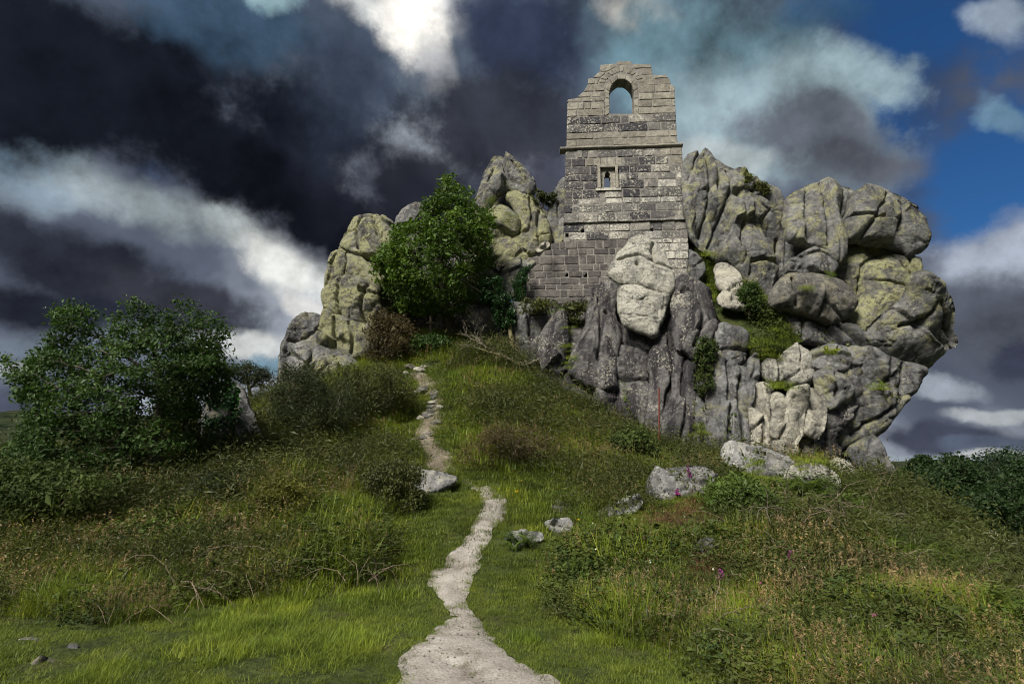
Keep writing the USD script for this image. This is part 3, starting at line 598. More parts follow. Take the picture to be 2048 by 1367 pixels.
outcrop('rock_outcrop', 'huge overhanging head-shaped granite boulder high above the trees', 'overhanging rock', [
    ('rock_core', R_GREY, [(1580, 420), (1650, 390), (1760, 400), (1825, 440), (1830, 500), (1790, 540), (1850, 580), (1880, 640), (1860, 700), (1790, 715), (1700, 690), (1600, 660), (1555, 630), (1570, 540)], dict(Y=20.6, lean=0.1, B=0.4, cells=1.6, res=0.09)),
    ('rock_block', R_OLIVE, [(1567, 446), (1570, 417), (1576, 400), (1590, 388), (1614, 376), (1634, 370), (1657, 370), (1678, 375), (1707, 382), (1705, 397), (1694, 423), (1682, 446), (1685, 464), (1691, 487), (1686, 511), (1673, 529), (1660, 516), (1646, 503), (1616, 494), (1600, 488), (1576, 482), (1572, 461)],
     dict(Y=19.9, lean=0.3, B=0.8, rf=0.8, cells=1.2, elong=1.8, tilt=0.24, cracks=[[(1636, 372), (1640, 430), (1648, 500)], [(1685, 385), (1672, 440), (1680, 470)], [(1612, 385), (1600, 440), (1608, 485)]], holes=[(1612, 485, 9), (1683, 450, 6)])),
    ('rock_block', R_OLIVE, [(1705, 387), (1739, 379), (1766, 384), (1795, 393), (1818, 407), (1836, 415), (1834, 428), (1848, 437), (1856, 464), (1853, 484), (1840, 502), (1821, 507), (1815, 516), (1804, 505), (1780, 496), (1751, 490), (1731, 488), (1710, 482), (1692, 487), (1687, 464), (1687, 446), (1696, 424)],
     dict(Y=19.6, lean=0.12, B=0.85, rf=0.8, cells=1.3, elong=1.2, tilt=0.22, cracks=[[(1760, 400), (1735, 440), (1712, 482)], [(1795, 405), (1822, 415), (1840, 418)], [(1790, 430), (1785, 470)]])),
    ('rock_block', R_YEL, [(1675, 534), (1690, 503), (1699, 485), (1731, 490), (1754, 493), (1780, 500), (1804, 509), (1815, 520), (1828, 540), (1823, 560), (1815, 586), (1790, 612), (1760, 635), (1735, 657), (1713, 675), (1692, 662), (1690, 640), (1708, 615), (1707, 592), (1690, 572), (1672, 560), (1664, 545)],
     dict(Y=19.9, lean=0.2, B=0.7, rf=0.8, cells=1.2, tilt=0.26, cracks=[[(1708, 545), (1740, 520), (1765, 520)], [(1708, 550), (1708, 590)], [(1788, 502), (1795, 540), (1815, 560)]], holes=[(1740, 522, 16)])),
    ('rock_block', R_OLIVE, [(1817, 557), (1839, 543), (1865, 555), (1883, 571), (1890, 592), (1898, 598), (1903, 622), (1901, 645), (1901, 663), (1910, 678), (1908, 690), (1892, 694), (1872, 712), (1852, 733), (1830, 731), (1795, 725), (1763, 719), (1738, 703), (1715, 677), (1740, 656), (1762, 636), (1792, 613), (1815, 588)],
     dict(Y=18.9, lean=-0.42, B=0.85, rf=0.75, cells=1.3, tilt=0.22, cracks=[[(1880, 640), (1890, 660), (1903, 668)], [(1870, 600), (1885, 640), (1880, 690)], [(1790, 650), (1830, 640), (1860, 600)]], holes=[(1822, 645, 9)])),
    ('rock_block', R_BROWN, [(1542, 587), (1564, 560), (1581, 550), (1611, 552), (1649, 554), (1682, 562), (1705, 588), (1708, 610), (1696, 629), (1675, 643), (1654, 648), (1622, 632), (1593, 623), (1575, 617), (1541, 616)],
     dict(Y=18.9, lean=-0.15, B=0.95, rf=0.8, cells=2.2, tilt=0.2, rough=0.8, seed_shift=3, cracks=[[(1575, 560), (1585, 610)]])),
    ('rock_block', R_GREY, [(1570, 528), (1599, 512), (1616, 501), (1643, 498), (1661, 511), (1673, 531), (1664, 548), (1643, 553), (1605, 552), (1568, 548)], dict(Y=19.3, lean=0.2, B=0.95, cells=1.1, cracks=[[(1600, 515), (1640, 510), (1668, 525)]])),
    ('rock_ledge', R_GREY, [(1538, 620), (1587, 622), (1622, 634), (1657, 649), (1693, 663), (1722, 675), (1747, 697), (1776, 718), (1722, 697), (1663, 691), (1605, 685), (1578, 675), (1560, 652)], dict(Y=19.4, lean=0.5, cells=0.9, elong=0.5, cracks=[[(1560, 640), (1620, 655), (1690, 685), (1740, 700)], [(1590, 625), (1600, 680)]])),
    ('rock_block', R_GREY, [(1568, 555), (1590, 545), (1560, 600), (1535, 625), (1525, 660), (1518, 640), (1535, 600)], dict(Y=19.9, lean=0.3)),
])
outcrop('rock_outcrop', 'jutting wedge of jointed grey-green granite under the overhanging head', 'rock outcrop', [
    ('rock_core', R_DARK, [(1500, 640), (1600, 660), (1690, 690), (1640, 760), (1640, 880), (1600, 930), (1500, 930), (1480, 800)], dict(Y=19.6, lean=0.3, B=0.35, cells=1.4, res=0.09)),
    ('rock_core', R_DARK, [(1600, 700), (1700, 700), (1800, 730), (1830, 750), (1800, 790), (1720, 870), (1680, 930), (1600, 930), (1560, 880), (1590, 770)], dict(Y=19.2, lean=0.1, B=0.35, cells=1.4, res=0.09)),
    ('rock_block', R_GREY, [(1699, 692), (1740, 699), (1780, 718), (1818, 728), (1850, 740), (1840, 764), (1822, 790), (1795, 794), (1770, 776), (1745, 766), (1725, 751), (1700, 736), (1690, 715)], dict(Y=18.4, lean=0.1, B=0.8, cells=1.1, tilt=0.24, cracks=[[(1775, 720), (1772, 750), (1765, 772)], [(1802, 726), (1795, 765), (1796, 790)]])),
    ('rock_block', R_OLIVE, [(1744, 768), (1770, 777), (1795, 796), (1821, 791), (1790, 827), (1773, 847), (1755, 867), (1734, 885), (1707, 900), (1680, 905), (1664, 882), (1680, 850), (1699, 830), (1715, 800)], dict(Y=18.0, lean=-0.1, B=0.75, cells=1.2, tilt=0.22, cracks=[[(1800, 797), (1750, 830), (1700, 870)]])),
    ('rock_block', R_OLIVE, [(1628, 748), (1650, 738), (1672, 744), (1690, 752), (1707, 775), (1701, 796), (1682, 806), (1666, 817), (1655, 817), (1639, 796), (1627, 770)], dict(Y=17.7, lean=0.15, B=0.85, cells=0.8, cracks=[[(1670, 746), (1668, 790)]])),
    ('rock_block', R_GREY, [(1689, 735), (1725, 751), (1746, 768), (1721, 797), (1702, 830), (1679, 853), (1690, 810), (1707, 780), (1698, 757)], dict(Y=17.9, lean=0.15, B=0.85, cells=0.7)),
    ('rock_block', R_DARK, [(1649, 812), (1668, 816), (1700, 798), (1702, 835), (1682, 855), (1668, 882), (1685, 904), (1650, 930), (1632, 910), (1642, 850)], dict(Y=17.8, lean=0.0, B=0.8, cells=0.8)),
    ('rock_block', R_GREY, [(1620, 702), (1663, 689), (1701, 694), (1697, 737), (1672, 746), (1642, 740), (1618, 727)], dict(Y=18.2, lean=0.5, B=0.9, cells=0.6, elong=0.5, cracks=[[(1622, 715), (1660, 712), (1698, 715)]])),
])
outcrop('rock_slab', 'steep ribbed granite slab leaning out of the mound below the overhang', 'rock slab', [
    ('slab_face', R_GREY, [(1700, 893), (1745, 870), (1756, 880), (1770, 910), (1788, 940), (1812, 985), (1820, 1010), (1790, 1005), (1772, 970), (1736, 948), (1712, 930), (1694, 908)], dict(Y=17.4, lean=0.35, yaw=-0.2, B=0.6, cells=0.9, elong=2.5, groove=0.06, cracks=[[(1715, 905), (1750, 950), (1785, 990)]]))])

outcrop('rock_pinnacle', 'tall yellow-green lichened granite pinnacle left of the bushy tree', 'rock pinnacle', [
    ('rock_core', R_YEL, [(690, 470), (760, 440), (800, 500), (800, 640), (770, 760), (650, 780), (640, 690), (660, 560)], dict(Y=23.0, lean=0.2, B=0.4, res=0.09)),
    ('rock_block', R_YEL, [(680, 490), (695, 468), (711, 434), (725, 430), (748, 431), (770, 439), (788, 452), (795, 480), (785, 512), (742, 517), (710, 507)], dict(Y=22.2, lean=0.25, B=0.8, cells=0.9, cracks=[[(725, 432), (715, 470), (720, 505)], [(745, 435), (760, 480)]])),
    ('rock_block', R_YEL, [(663, 509), (682, 499), (694, 515), (691, 540), (681, 560), (666, 575), (652, 592), (650, 560), (659, 530)], dict(Y=21.9, lean=0.15, B=1.0, cells=0.7)),
    ('rock_block', R_YEL, [(690, 504), (712, 506), (740, 518), (772, 530), (772, 562), (756, 584), (730, 567), (700, 552), (690, 532)], dict(Y=21.9, lean=0.25, B=0.9, cells=0.9)),
    ('rock_block', R_YEL, [(650, 590), (667, 573), (690, 549), (730, 565), (757, 583), (760, 622), (750, 652), (720, 657), (690, 643), (665, 632), (649, 615)], dict(Y=21.3, lean=0.2, B=0.85, cells=1.1, cracks=[[(685, 555), (680, 610), (688, 640)], [(740, 580), (725, 620), (735, 650)]])),
    ('rock_block', R_YEL, [(638, 657), (651, 618), (690, 641), (722, 655), (752, 650), (757, 672), (746, 702), (720, 717), (690, 707), (670, 702), (655, 692), (636, 690)], dict(Y=20.9, lean=0.2, B=0.85, cells=0.9, cracks=[[(672, 640), (668, 700)], [(700, 650), (712, 680), (705, 708)]])),
    ('rock_block', R_OLIVE, [(632, 688), (655, 691), (676, 702), (702, 713), (722, 730), (720, 770), (690, 790), (655, 790), (628, 770)], dict(Y=20.8, lean=0.25, B=0.8, cells=0.8)),
    ('rock_block', R_YEL, [(632, 737), (645, 711), (666, 709), (677, 730), (676, 770), (640, 775)], dict(Y=20.3, lean=0.2, B=1.0, cells=1.5, tilt=0.1)),
    ('rock_block', R_GREY, [(720, 716), (748, 700), (758, 665), (772, 690), (775, 740), (745, 765), (718, 760)], dict(Y=21.1, lean=0.3, B=0.8, elong=1.6)),
])
outcrop('rock_pinnacle', 'low grey rock stub just left of the tall yellow-green pinnacle', 'rock', [
    ('rock_block', R_GREY, [(556, 800), (562, 740), (567, 687), (577, 672), (580, 653), (600, 637), (621, 629), (640, 637), (650, 690), (645, 745), (640, 800)], dict(Y=21.8, lean=0.15, B=0.75, cells=0.9, elong=1.4, cracks=[[(577, 680), (610, 690), (640, 660)], [(570, 700), (575, 780)], [(600, 770), (635, 715)]]))])
outcrop('rock_pinnacle', 'sharp olive granite peak between the bushy tree and the chapel tower', 'rock pinnacle', [
    ('rock_core', R_OLIVE, [(975, 400), (1000, 360), (1050, 390), (1110, 440), (1125, 500), (1060, 560), (1000, 610), (950, 620), (940, 500)], dict(Y=24.4, lean=0.25, B=0.4, res=0.09)),
    ('rock_block', R_OLIVE, [(953, 415), (955, 395), (961, 379), (974, 344), (987, 317), (997, 313), (1021, 326), (1048, 343), (1060, 357), (1070, 378), (1062, 393), (1040, 388), (1015, 378), (995, 392), (978, 415), (960, 425)], dict(Y=23.6, lean=0.35, B=0.7, cells=0.9, elong=1.5, cracks=[[(987, 340), (975, 370)], [(1005, 330), (1015, 370)], [(1025, 340), (1055, 370)]])),
    ('rock_block', R_YEL, [(952, 420), (980, 410), (990, 440), (985, 490), (965, 510), (945, 500), (942, 450)], dict(Y=23.5, lean=0.2, cells=0.8)),
    ('rock_block', R_YEL, [(975, 425), (998, 409), (1021, 419), (1040, 445), (1036, 466), (1012, 480), (985, 492), (969, 470)], dict(Y=22.9, lean=0.05, B=0.95, cells=1.3, tilt=0.15)),
    ('rock_block', R_YEL, [(1012, 395), (1028, 382), (1048, 388), (1065, 396), (1082, 420), (1096, 450), (1099, 480), (1091, 507), (1066, 518), (1046, 502), (1040, 466), (1043, 442), (1028, 416)], dict(Y=23.1, lean=0.25, B=0.8, cells=0.7, elong=1.5, cracks=[[(1058, 400), (1064, 440), (1058, 470), (1040, 467)], [(1078, 425), (1072, 470), (1082, 505)]])),
    ('rock_block', R_YEL, [(972, 492), (1012, 480), (1042, 468), (1050, 502), (1063, 520), (1042, 532), (1008, 528), (980, 530)], dict(Y=22.8, lean=0.3, B=0.8, cells=0.6)),
    ('rock_block', R_OLIVE, [(1096, 440), (1104, 400), (1112, 380), (1121, 364), (1140, 357), (1140, 440), (1132, 485), (1108, 492), (1095, 475)], dict(Y=23.3, lean=0.2, B=0.6, cells=1.2)),
    ('rock_ledge', R_OLIVE, [(1015, 528), (1040, 520), (1075, 514), (1085, 505), (1070, 532), (1052, 542), (1044, 560), (1035, 592), (1010, 598), (996, 560)], dict(Y=22.2, lean=0.4, B=0.7, cells=0.7)),
    ('rock_ledge', R_OLIVE, [(940, 530), (985, 528), (1000, 560), (1010, 600), (990, 615), (940, 605)], dict(Y=22.8, lean=0.3, B=0.7, cells=0.8)),
])
outcrop('rock_slab', 'pale flat stone slab lying on the top edge of the lower chapel wall', 'stone slab', [
    ('slab_face', R_PALE, [(1073, 497), (1096, 483), (1099, 488), (1097, 493), (1080, 503), (1072, 503)], dict(Y=21.6, lean=0.4, B=0.9, cells=1.5, res=0.03, rough=0.3))])
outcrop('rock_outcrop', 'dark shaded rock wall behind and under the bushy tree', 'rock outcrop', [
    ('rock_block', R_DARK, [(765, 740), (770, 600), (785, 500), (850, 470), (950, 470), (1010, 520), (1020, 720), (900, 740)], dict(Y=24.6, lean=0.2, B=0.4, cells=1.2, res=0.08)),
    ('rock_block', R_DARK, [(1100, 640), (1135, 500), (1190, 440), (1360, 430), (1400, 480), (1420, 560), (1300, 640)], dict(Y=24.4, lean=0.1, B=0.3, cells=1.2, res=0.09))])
outcrop('rock_pinnacle', 'dark rock tip showing behind the crown of the bushy tree', 'rock', [
    ('rock_block', R_GREY, [(785, 500), (795, 440), (812, 418), (840, 408), (862, 440), (870, 520)], dict(Y=25.5, lean=0.2, B=0.8))])
outcrop('standing_rock', 'leaning grey standing rock half clad in ivy beside the large leafy tree', 'rock', [
    ('rock_block', R_GREY, [(385, 930), (398, 860), (410, 810), (432, 780), (455, 764), (475, 773), (491, 800), (506, 840), (520, 872), (532, 915), (500, 930), (440, 940)], dict(Y=14.2, lean=0.2, B=0.8, cells=1.2, tilt=0.2, res=0.04, cracks=[[(478, 785), (470, 850), (480, 920)]]))])

# boulders lying in the turf: (name, label, material, pixels, keywords, distance)
for nm, lb, mt, px, kw in [
    ('boulder', 'large flat-topped grey boulder with a dark lichen patch behind the tall foxglove', R_SLAB, [(1292, 972), (1304, 949), (1331, 939), (1378, 935), (1419, 939), (1428, 954), (1415, 985), (1380, 1010), (1322, 1015), (1298, 1000)], dict(Y=12.9, lean=0.5, B=0.8, rf=0.6, cells=1.0, tilt=0.2, res=0.035)),
    ('boulder', 'long smooth grey rock shelf at the foot of the pale columns', R_SLAB, [(1444, 899), (1456, 886), (1482, 889), (1517, 894), (1546, 903), (1576, 915), (1590, 926), (1580, 950), (1517, 960), (1470, 950), (1445, 930)], dict(Y=15.5, lean=0.7, B=0.8, cells=1.3, tilt=0.12, cracks=[[(1494, 905), (1530, 912), (1570, 925)]])),
    ('boulder', 'rounded grey boulder blotched with white lichen among the ferns', R_WHITE, [(1572, 945), (1581, 932), (1611, 927), (1640, 930), (1663, 941), (1679, 957), (1675, 985), (1640, 1000), (1590, 1000), (1568, 970)], dict(Y=14.3, lean=0.5, B=0.8, cells=0.9, tilt=0.2)),
    ('boulder', 'small white-speckled rock at the base of the leaning slab', R_PALE, [(1656, 925), (1672, 914), (1692, 924), (1712, 940), (1715, 965), (1675, 965), (1658, 945)], dict(Y=17.2, lean=0.3, B=0.8, cells=0.5)),
    ('boulder', 'long flat grey stone where the path bends', R_SLAB, [(820, 940), (828, 936), (852, 942), (885, 947), (911, 952), (914, 960), (900, 972), (868, 985), (840, 982), (824, 962)], dict(Y=13.0, lean=0.8, B=0.55, rf=0.6, cells=2.0, tilt=0.08, res=0.035, groove=0.02)),
    ('boulder', 'slanting elongated stone in the grass below the flat-topped boulder', R_SLAB, [(1194, 1030), (1214, 1015), (1239, 1002), (1276, 992), (1285, 1000), (1280, 1016), (1255, 1030), (1225, 1045), (1200, 1045)], dict(Y=11.6, lean=0.9, B=0.5, cells=1.2, res=0.03, rough=0.6)),
    ('boulder', 'small angular blue-grey stone standing in the short grass right of the path', R_SLAB, [(1089, 1046), (1100, 1040), (1120, 1036), (1139, 1035), (1145, 1045), (1143, 1058), (1125, 1066), (1105, 1062)], dict(Y=10.8, lean=0.5, B=0.55, rf=0.5, cells=0.4, tilt=0.4, res=0.02, rough=0.5)),
    ('boulder', 'low flat-topped stone at the right edge of the path over a ferny hollow', R_SLAB, [(1008, 1090), (1014, 1066), (1030, 1060), (1062, 1064), (1084, 1067), (1086, 1078), (1060, 1090), (1035, 1105), (1012, 1108)], dict(Y=9.95, lean=1.1, B=0.4, cells=0.7, res=0.025, rough=0.5)),
    ('boulder', 'turfed-over brown stone in the short grass above the blue-grey stone', R_BROWN, [(1095, 1012), (1110, 1005), (1135, 1008), (1160, 1022), (1166, 1036), (1130, 1040), (1105, 1030)], dict(Y=11.8, lean=1.2, B=0.35, cells=0.6, res=0.03)),
    ('boulder', 'grey lichened rock rising out of the brambles and red stems', R_GREY, [(1372, 1140), (1378, 1105), (1395, 1082), (1415, 1072), (1432, 1080), (1438, 1105), (1436, 1150)], dict(Y=9.1, lean=0.4, B=0.8, cells=0.6, res=0.03)),
    ('boulder', 'pale low rock in the far field beyond the bracken', R_WHITE, [(1930, 1066), (1950, 1056), (1980, 1060), (2000, 1070), (2025, 1085), (1990, 1092), (1950, 1085)], dict(Y=30.0, lean=0.8, B=0.6, cells=1.5, res=0.08)),
    ('boulder', 'pale stone poking out of the shaded short grass, bottom left', R_BROWN, [(55, 1338), (68, 1322), (88, 1314), (108, 1318), (112, 1330), (95, 1342)], dict(Y=5.6, lean=1.2, B=0.3, cells=0.3, res=0.015, rough=0.3)),
    ('boulder', 'half-buried dark stone in the shaded grass behind the pale bottom-left stone', R_GREY, [(15, 1290), (35, 1279), (65, 1277), (85, 1288), (60, 1298), (30, 1300)], dict(Y=6.2, lean=1.4, B=0.3, cells=0.3, res=0.02, rough=0.3)),
    ('boulder', 'fist-sized stone in the shaded grass beside the half-buried dark stone', R_GREY, [(132, 1293), (142, 1285), (156, 1287), (158, 1297), (142, 1300)], dict(Y=6.0, lean=0.8, B=0.6, cells=0.3, res=0.015, rough=0.2)),
]:
    outcrop(nm, lb, 'boulder', [('stone_body', mt, px, kw)])
    _v = ROCKS[-1][0]; OPEN.append((_v[:, 0].mean(), _v[:, 1].mean(), np.ptp(_v[:, 0]) * 0.6, 2.8 if np.ptp(_v[:, 0]) > 1.0 else 1.6))

# ------------------------------------------------------------------ grassy ledge between the chapel and the head-shaped rock
LEDGE = rock([(1376, 470), (1412, 498), (1440, 524), (1470, 545), (1500, 585), (1525, 605), (1545, 625), (1568, 655), (1595, 690), (1560, 712), (1520, 722), (1498, 702), (1470, 655), (1440, 640), (1418, 592), (1405, 562), (1398, 520)],
             Y=20.1, lean=0.75, B=0.35, seed=5, cells=0.8, res=0.07)
tl = thing('rock_ledge', 'steep turf-covered ledge running down the rock from the chapel tower', 'ledge', LEDGE[0].mean(0)); put('turf_bank', LEDGE, turf, tl, LEDGE[0].mean(0))

# ------------------------------------------------------------------ the ruined chapel
def stone_material(name, tones, speck, spots, cut):
    K = 0.55; tones = [(a, tuple(K * c * q for c, q in zip(b, (0.98, 1.0, 1.07)))) for a, b in tones]; spots = tuple(0.75 * c for c in spots)
    n = {'g': ('geometry', {}), 'o': ('object_info', {}), 'ro': ('rgb_ramp', {'ramp': tones}),
         'a': ('noise_texture', {'scale': 5.0, 'detail': 7.0, 'roughness': 0.7}), 'ra': ('rgb_ramp', {'ramp': [(0.3, (0.55, 0.54, 0.53)), (0.5, (1, 1, 1)), (0.72, (1.45, 1.42, 1.36))]}), 'm': ('mix_color', {'blend_type': 'multiply', 'fac': 1.0}),
         's': ('noise_texture', {'scale': 55.0, 'detail': 3.0, 'roughness': 0.7}), 'rs': ('rgb_ramp', {'ramp': [(0.32, (1 - speck,) * 3), (0.5, (1, 1, 1)), (0.68, (1 + speck,) * 3)]}), 'm2': ('mix_color', {'blend_type': 'multiply', 'fac': 1.0}),
         'w': ('noise_texture', {'scale': 13.0, 'detail': 5.0, 'roughness': 0.72}), 'wl': ('noise_texture', {'scale': 1.1, 'detail': 4.0}), 'wa': ('math', {'math_type': 'multiply_add', 'value2': 0.5}),
         'rw': ('map_range', {'range_type': 'smoothstep', 'from_min': 0.87 - cut, 'from_max': 0.99 - cut, 'to_max': 0.8}), 'mw': ('mix_color', {'blend_type': 'mix', 'b': spots}),
         'bp': ('bump', {'strength': 0.7, 'distance': 0.05}), 'bp2': ('bump', {'strength': 0.5, 'distance': 0.015}), 'p': ('principled_bsdf', {'roughness': 0.93, 'specular_ior_level': 0.15})}
    l = [('g.position', k + '.vector') for k in ('a', 's', 'w', 'wl')] + [('o.random', 'ro.fac'), ('a.fac', 'ra.fac'), ('ro.color', 'm.a'), ('ra.color', 'm.b'), ('s.fac', 'rs.fac'), ('m.result', 'm2.a'), ('rs.color', 'm2.b'),
         ('wl.fac', 'wa.value1'), ('w.fac', 'wa.value3'), ('wa.value', 'rw.value'), ('rw.result', 'mw.fac'), ('m2.result', 'mw.a'), ('mw.result', 'p.base_color'), ('a.fac', 'bp.height'), ('s.fac', 'bp2.height'), ('bp.normal', 'bp2.normal'), ('bp2.normal', 'p.normal')]
    return M(name, n, l)


S_LIGHT = stone_material('stone_buff', [(0, (0.21, 0.19, 0.15)), (0.5, (0.28, 0.255, 0.20)), (1, (0.34, 0.315, 0.25))], 0.35, (0.42, 0.40, 0.33), 0.02)
S_DARK = stone_material('stone_dark', [(0, (0.045, 0.043, 0.047)), (0.5, (0.075, 0.071, 0.072)), (1, (0.125, 0.117, 0.107))], 0.25, (0.45, 0.43, 0.36), 0.085)
S_MIXED = stone_material('stone_mixed', [(0, (0.10, 0.095, 0.085)), (0.5, (0.18, 0.17, 0.15)), (1, (0.27, 0.25, 0.21))], 0.3, (0.48, 0.46, 0.39), 0.10)
S_PALE = stone_material('stone_whitened', [(0, (0.2, 0.19, 0.165)), (0.5, (0.28, 0.27, 0.235)), (1, (0.33, 0.31, 0.27))], 0.3, (0.52, 0.5, 0.43), 0.17)
S_LOW = stone_material('stone_brown', [(0, (0.085, 0.075, 0.068)), (0.5, (0.125, 0.112, 0.10)), (1, (0.18, 0.163, 0.14))], 0.25, (0.3, 0.28, 0.23), 0.0)
S_MORTAR = stone_material('lime_mortar', [(0, (0.26, 0.24, 0.205)), (1, (0.26, 0.24, 0.205))], 0.3, (0.36, 0.34, 0.3), 0.0)

WY, WA = 22.0, math.radians(3.4)                       # the wall's distance at pixel 1250, and its turn
WO = at(1250, 440, WY); WO[2] = 0
WU = np.array([math.cos(WA), -math.sin(WA), 0]); WN = np.array([-math.sin(WA), -math.cos(WA), 0])   # along the wall; out of it towards the viewer


def wall(px, py):
    """Pixels to wall coordinates (along, height)."""
    d = ray(px, py); t = (WO - EYE) @ WN / (d @ WN); p = EYE + d * t[..., None]
    return np.stack([(p - WO) @ WU, p[..., 2]], -1)


def wz(x, y): return float(wall(np.array([float(x)]), np.array([float(y)]))[0, 1])
def wu(x, y): return float(wall(np.array([float(x)]), np.array([float(y)]))[0, 0])
def z1(p, s=3.418, x0=1000, y0=100): p = np.asarray(p, float); return np.stack([x0 + p[:, 0] / s, y0 + p[:, 1] / s], 1)
def W3(uz, out): uz = np.asarray(uz, float); return WO + uz[:, :1] * WU + uz[:, 1:2] * np.array([0, 0, 1.0]) + np.broadcast_to(np.asarray(out, float), (len(uz),))[:, None] * WN
def wpoly(pts): q = wall(*np.asarray(pts, float).T); return Polygon(q).buffer(0)


TOP = z1([(460, 335), (520, 325), (570, 282), (600, 240), (603, 190), (640, 186), (672, 150), (686, 100), (790, 90), (797, 76), (892, 71), (922, 98), (1030, 97), (1042, 135), (1050, 170), (1140, 168), (1165, 205), (1175, 246), (1197, 250), (1202, 400), (1217, 645), (452, 678)])
LOW = np.vstack([z1([(446, 678), (1244, 650), (1272, 1010), (1285, 1160), (436, 1172)])])
BASE = z1([(432, 1172), (1285, 1160), (1292, 1380), (1310, 1560), (1310, 1700), (600, 1800), (120, 1800), (108, 1660), (125, 1600), (140, 1545), (150, 1500), (180, 1455), (195, 1415), (262, 1412), (300, 1368), (345, 1368), (345, 1322), (432, 1310)])
P_TOP, P_LOW, P_BASE = wpoly(TOP), wpoly(LOW), wpoly(BASE)


def arch(l, r, sill, spring, apex, n=9):
    """A pointed opening, in pixels."""
    c = (l + r) / 2; pts = [(l, sill), (l, spring)]
    for k in range(1, n): a = math.radians(60) * k / n; pts.append((l + 2 * (c - l) * (1 - math.cos(a)), spring + (apex - spring) * math.sin(a) / math.sin(math.radians(60))))
    pts.append((c, apex))
    return np.array(pts + [(2 * c - x, y) for x, y in pts[::-1][1:]])


WIN = arch(1219, 1268, 227.5, 184, 155)
WINO = arch(1210, 1277, 232, 182, 145)
P_WIN, P_WINO = wpoly(WIN), wpoly(WINO)
P_SLIT = wpoly(arch(1208.5, 1221.5, 374.5, 349, 338, 6)); P_FRAME = wpoly([(1197, 332), (1234, 332), (1234, 377), (1197, 377)])
HOLES = unary_union([wpoly([(x - 3.4, y - 4), (x + 3.4, y - 4), (x + 3.4, y + 4), (x - 3.4, y + 4)]) for x, y in ((1165, 461), (1304, 460), (1133, 549), (1171, 550), (1044, 591), (1134, 470))])
chapel = thing('ruined_chapel', 'tall ruined gable wall of a granite chapel with a pointed window open to the sky', 'chapel ruin', W3(np.array([[0.0, P_BASE.bounds[1]]]), 0)[0])
CO = W3(np.array([[0.0, P_BASE.bounds[1]]]), 0)[0]


def slab(poly, out0, out1):
    """A wall polygon extruded between two distances out of the wall plane."""
    mb = MB()
    for g in getattr(poly, 'geoms', [poly]):
        m = trimesh.creation.extrude_polygon(g, out1 - out0)
        v = np.asarray(m.vertices); mb.add(W3(v[:, :2], v[:, 2] + out0), np.asarray(m.faces))
    return mb.mesh()


CORE_T = 0.62
put('rubble_core', slab(P_TOP.buffer(-0.035, join_style=2).difference(P_WIN), -CORE_T, -0.012), S_MORTAR, chapel, CO, smooth=False)
put('rubble_core', slab(P_LOW.buffer(-0.03, join_style=2).difference(P_SLIT).difference(P_FRAME.buffer(-0.05)), -0.95, -0.012), S_MORTAR, chapel, CO, smooth=False)
put('rubble_core', slab(P_BASE.buffer(-0.03, join_style=2).difference(HOLES), -1.1, -0.013), S_MORTAR, chapel, CO, smooth=False)
put('rubble_core', slab(P_BASE.buffer(-0.06, join_style=2), -1.5, -1.12), S_DARK, chapel, CO, smooth=False)
_sr = np.random.default_rng(8)


def stone(poly, mat, name='stone', depth=0.30, joint=0.015, proud=0.0, parent=None):
    """One squared block with worn, chamfered edges and a slightly hollow face."""
    poly = poly.buffer(-joint, join_style=2)
    if poly.is_empty: return
    if poly.geom_type != 'Polygon': poly = max(poly.geoms, key=lambda g: g.area)
    if poly.area < 0.004: return
    ring = np.asarray(poly.convex_hull.simplify(0.015).exterior.coords)[:-1]
    if Polygon(ring).exterior.is_ccw is False: ring = ring[::-1]
    # cut the corners a little and add midpoints so that the edges can be worn
    a = []
    for k in range(len(ring)):
        p, q = ring[k], ring[(k + 1) % len(ring)]; L = np.linalg.norm(q - p); c = min(0.025 / max(L, 1e-6), 0.2)
        a += [p + (q - p) * c] + ([p + (q - p) * 0.5] if L > 0.3 else []) + [p + (q - p) * (1 - c)]
    ring = np.array(a); n = len(ring); cen = ring.mean(0)
    ring = ring + _sr.normal(0, 0.004, ring.shape)
    face = cen + (ring - cen) * (1 - 0.022 / np.maximum(np.linalg.norm(ring - cen, axis=1), 0.06))[:, None]
    out = proud + _sr.uniform(-0.008, 0.016)
    tilt = _sr.normal(0, 0.02, 2)
    fo = out + (face - cen) @ tilt + _sr.normal(0, 0.004, n)
    v = np.vstack([W3(ring, np.full(n, -depth)), W3(ring, fo - 0.022), W3(face, fo), W3(cen[None], [out + 0.006])])
    k = np.arange(n); k1 = (k + 1) % n; f = []
    for lo in (0, n): f += [np.stack([lo + k, lo + k1, lo + n + k1], 1), np.stack([lo + k, lo + n + k1, lo + n + k], 1)]
    f.append(np.stack([2 * n + k, 2 * n + k1, np.full(n, 3 * n)], 1))
    put(name, (v, np.vstack(f)), mat, parent or chapel, CO, smooth=35)


def course(y0, y1, joints, mat, clip, cut=None, mid=1200):
    """A course between two heights (zoomed pixels); joints are zoomed pixels along it."""
    a, b = 100 + y0 / 3.418, 100 + y1 / 3.418
    za, zb = wz(mid, a), wz(mid, b); us = [wu(1000 + j / 3.418, (a + b) / 2) for j in joints]
    for k, (u0, u1) in enumerate(zip(us[:-1], us[1:])):
        lo = 0.0 if _sr.random() > 0.15 else _sr.uniform(-0.02, 0.02)
        p = sbox(u0, zb, u1, za + lo).intersection(clip)
        if cut is not None: p = p.difference(cut)
        for g in getattr(p, 'geoms', [p]):
            if g.area > 0.008: stone(g, mat[k % len(mat)] if isinstance(mat, (list, tuple)) else mat)


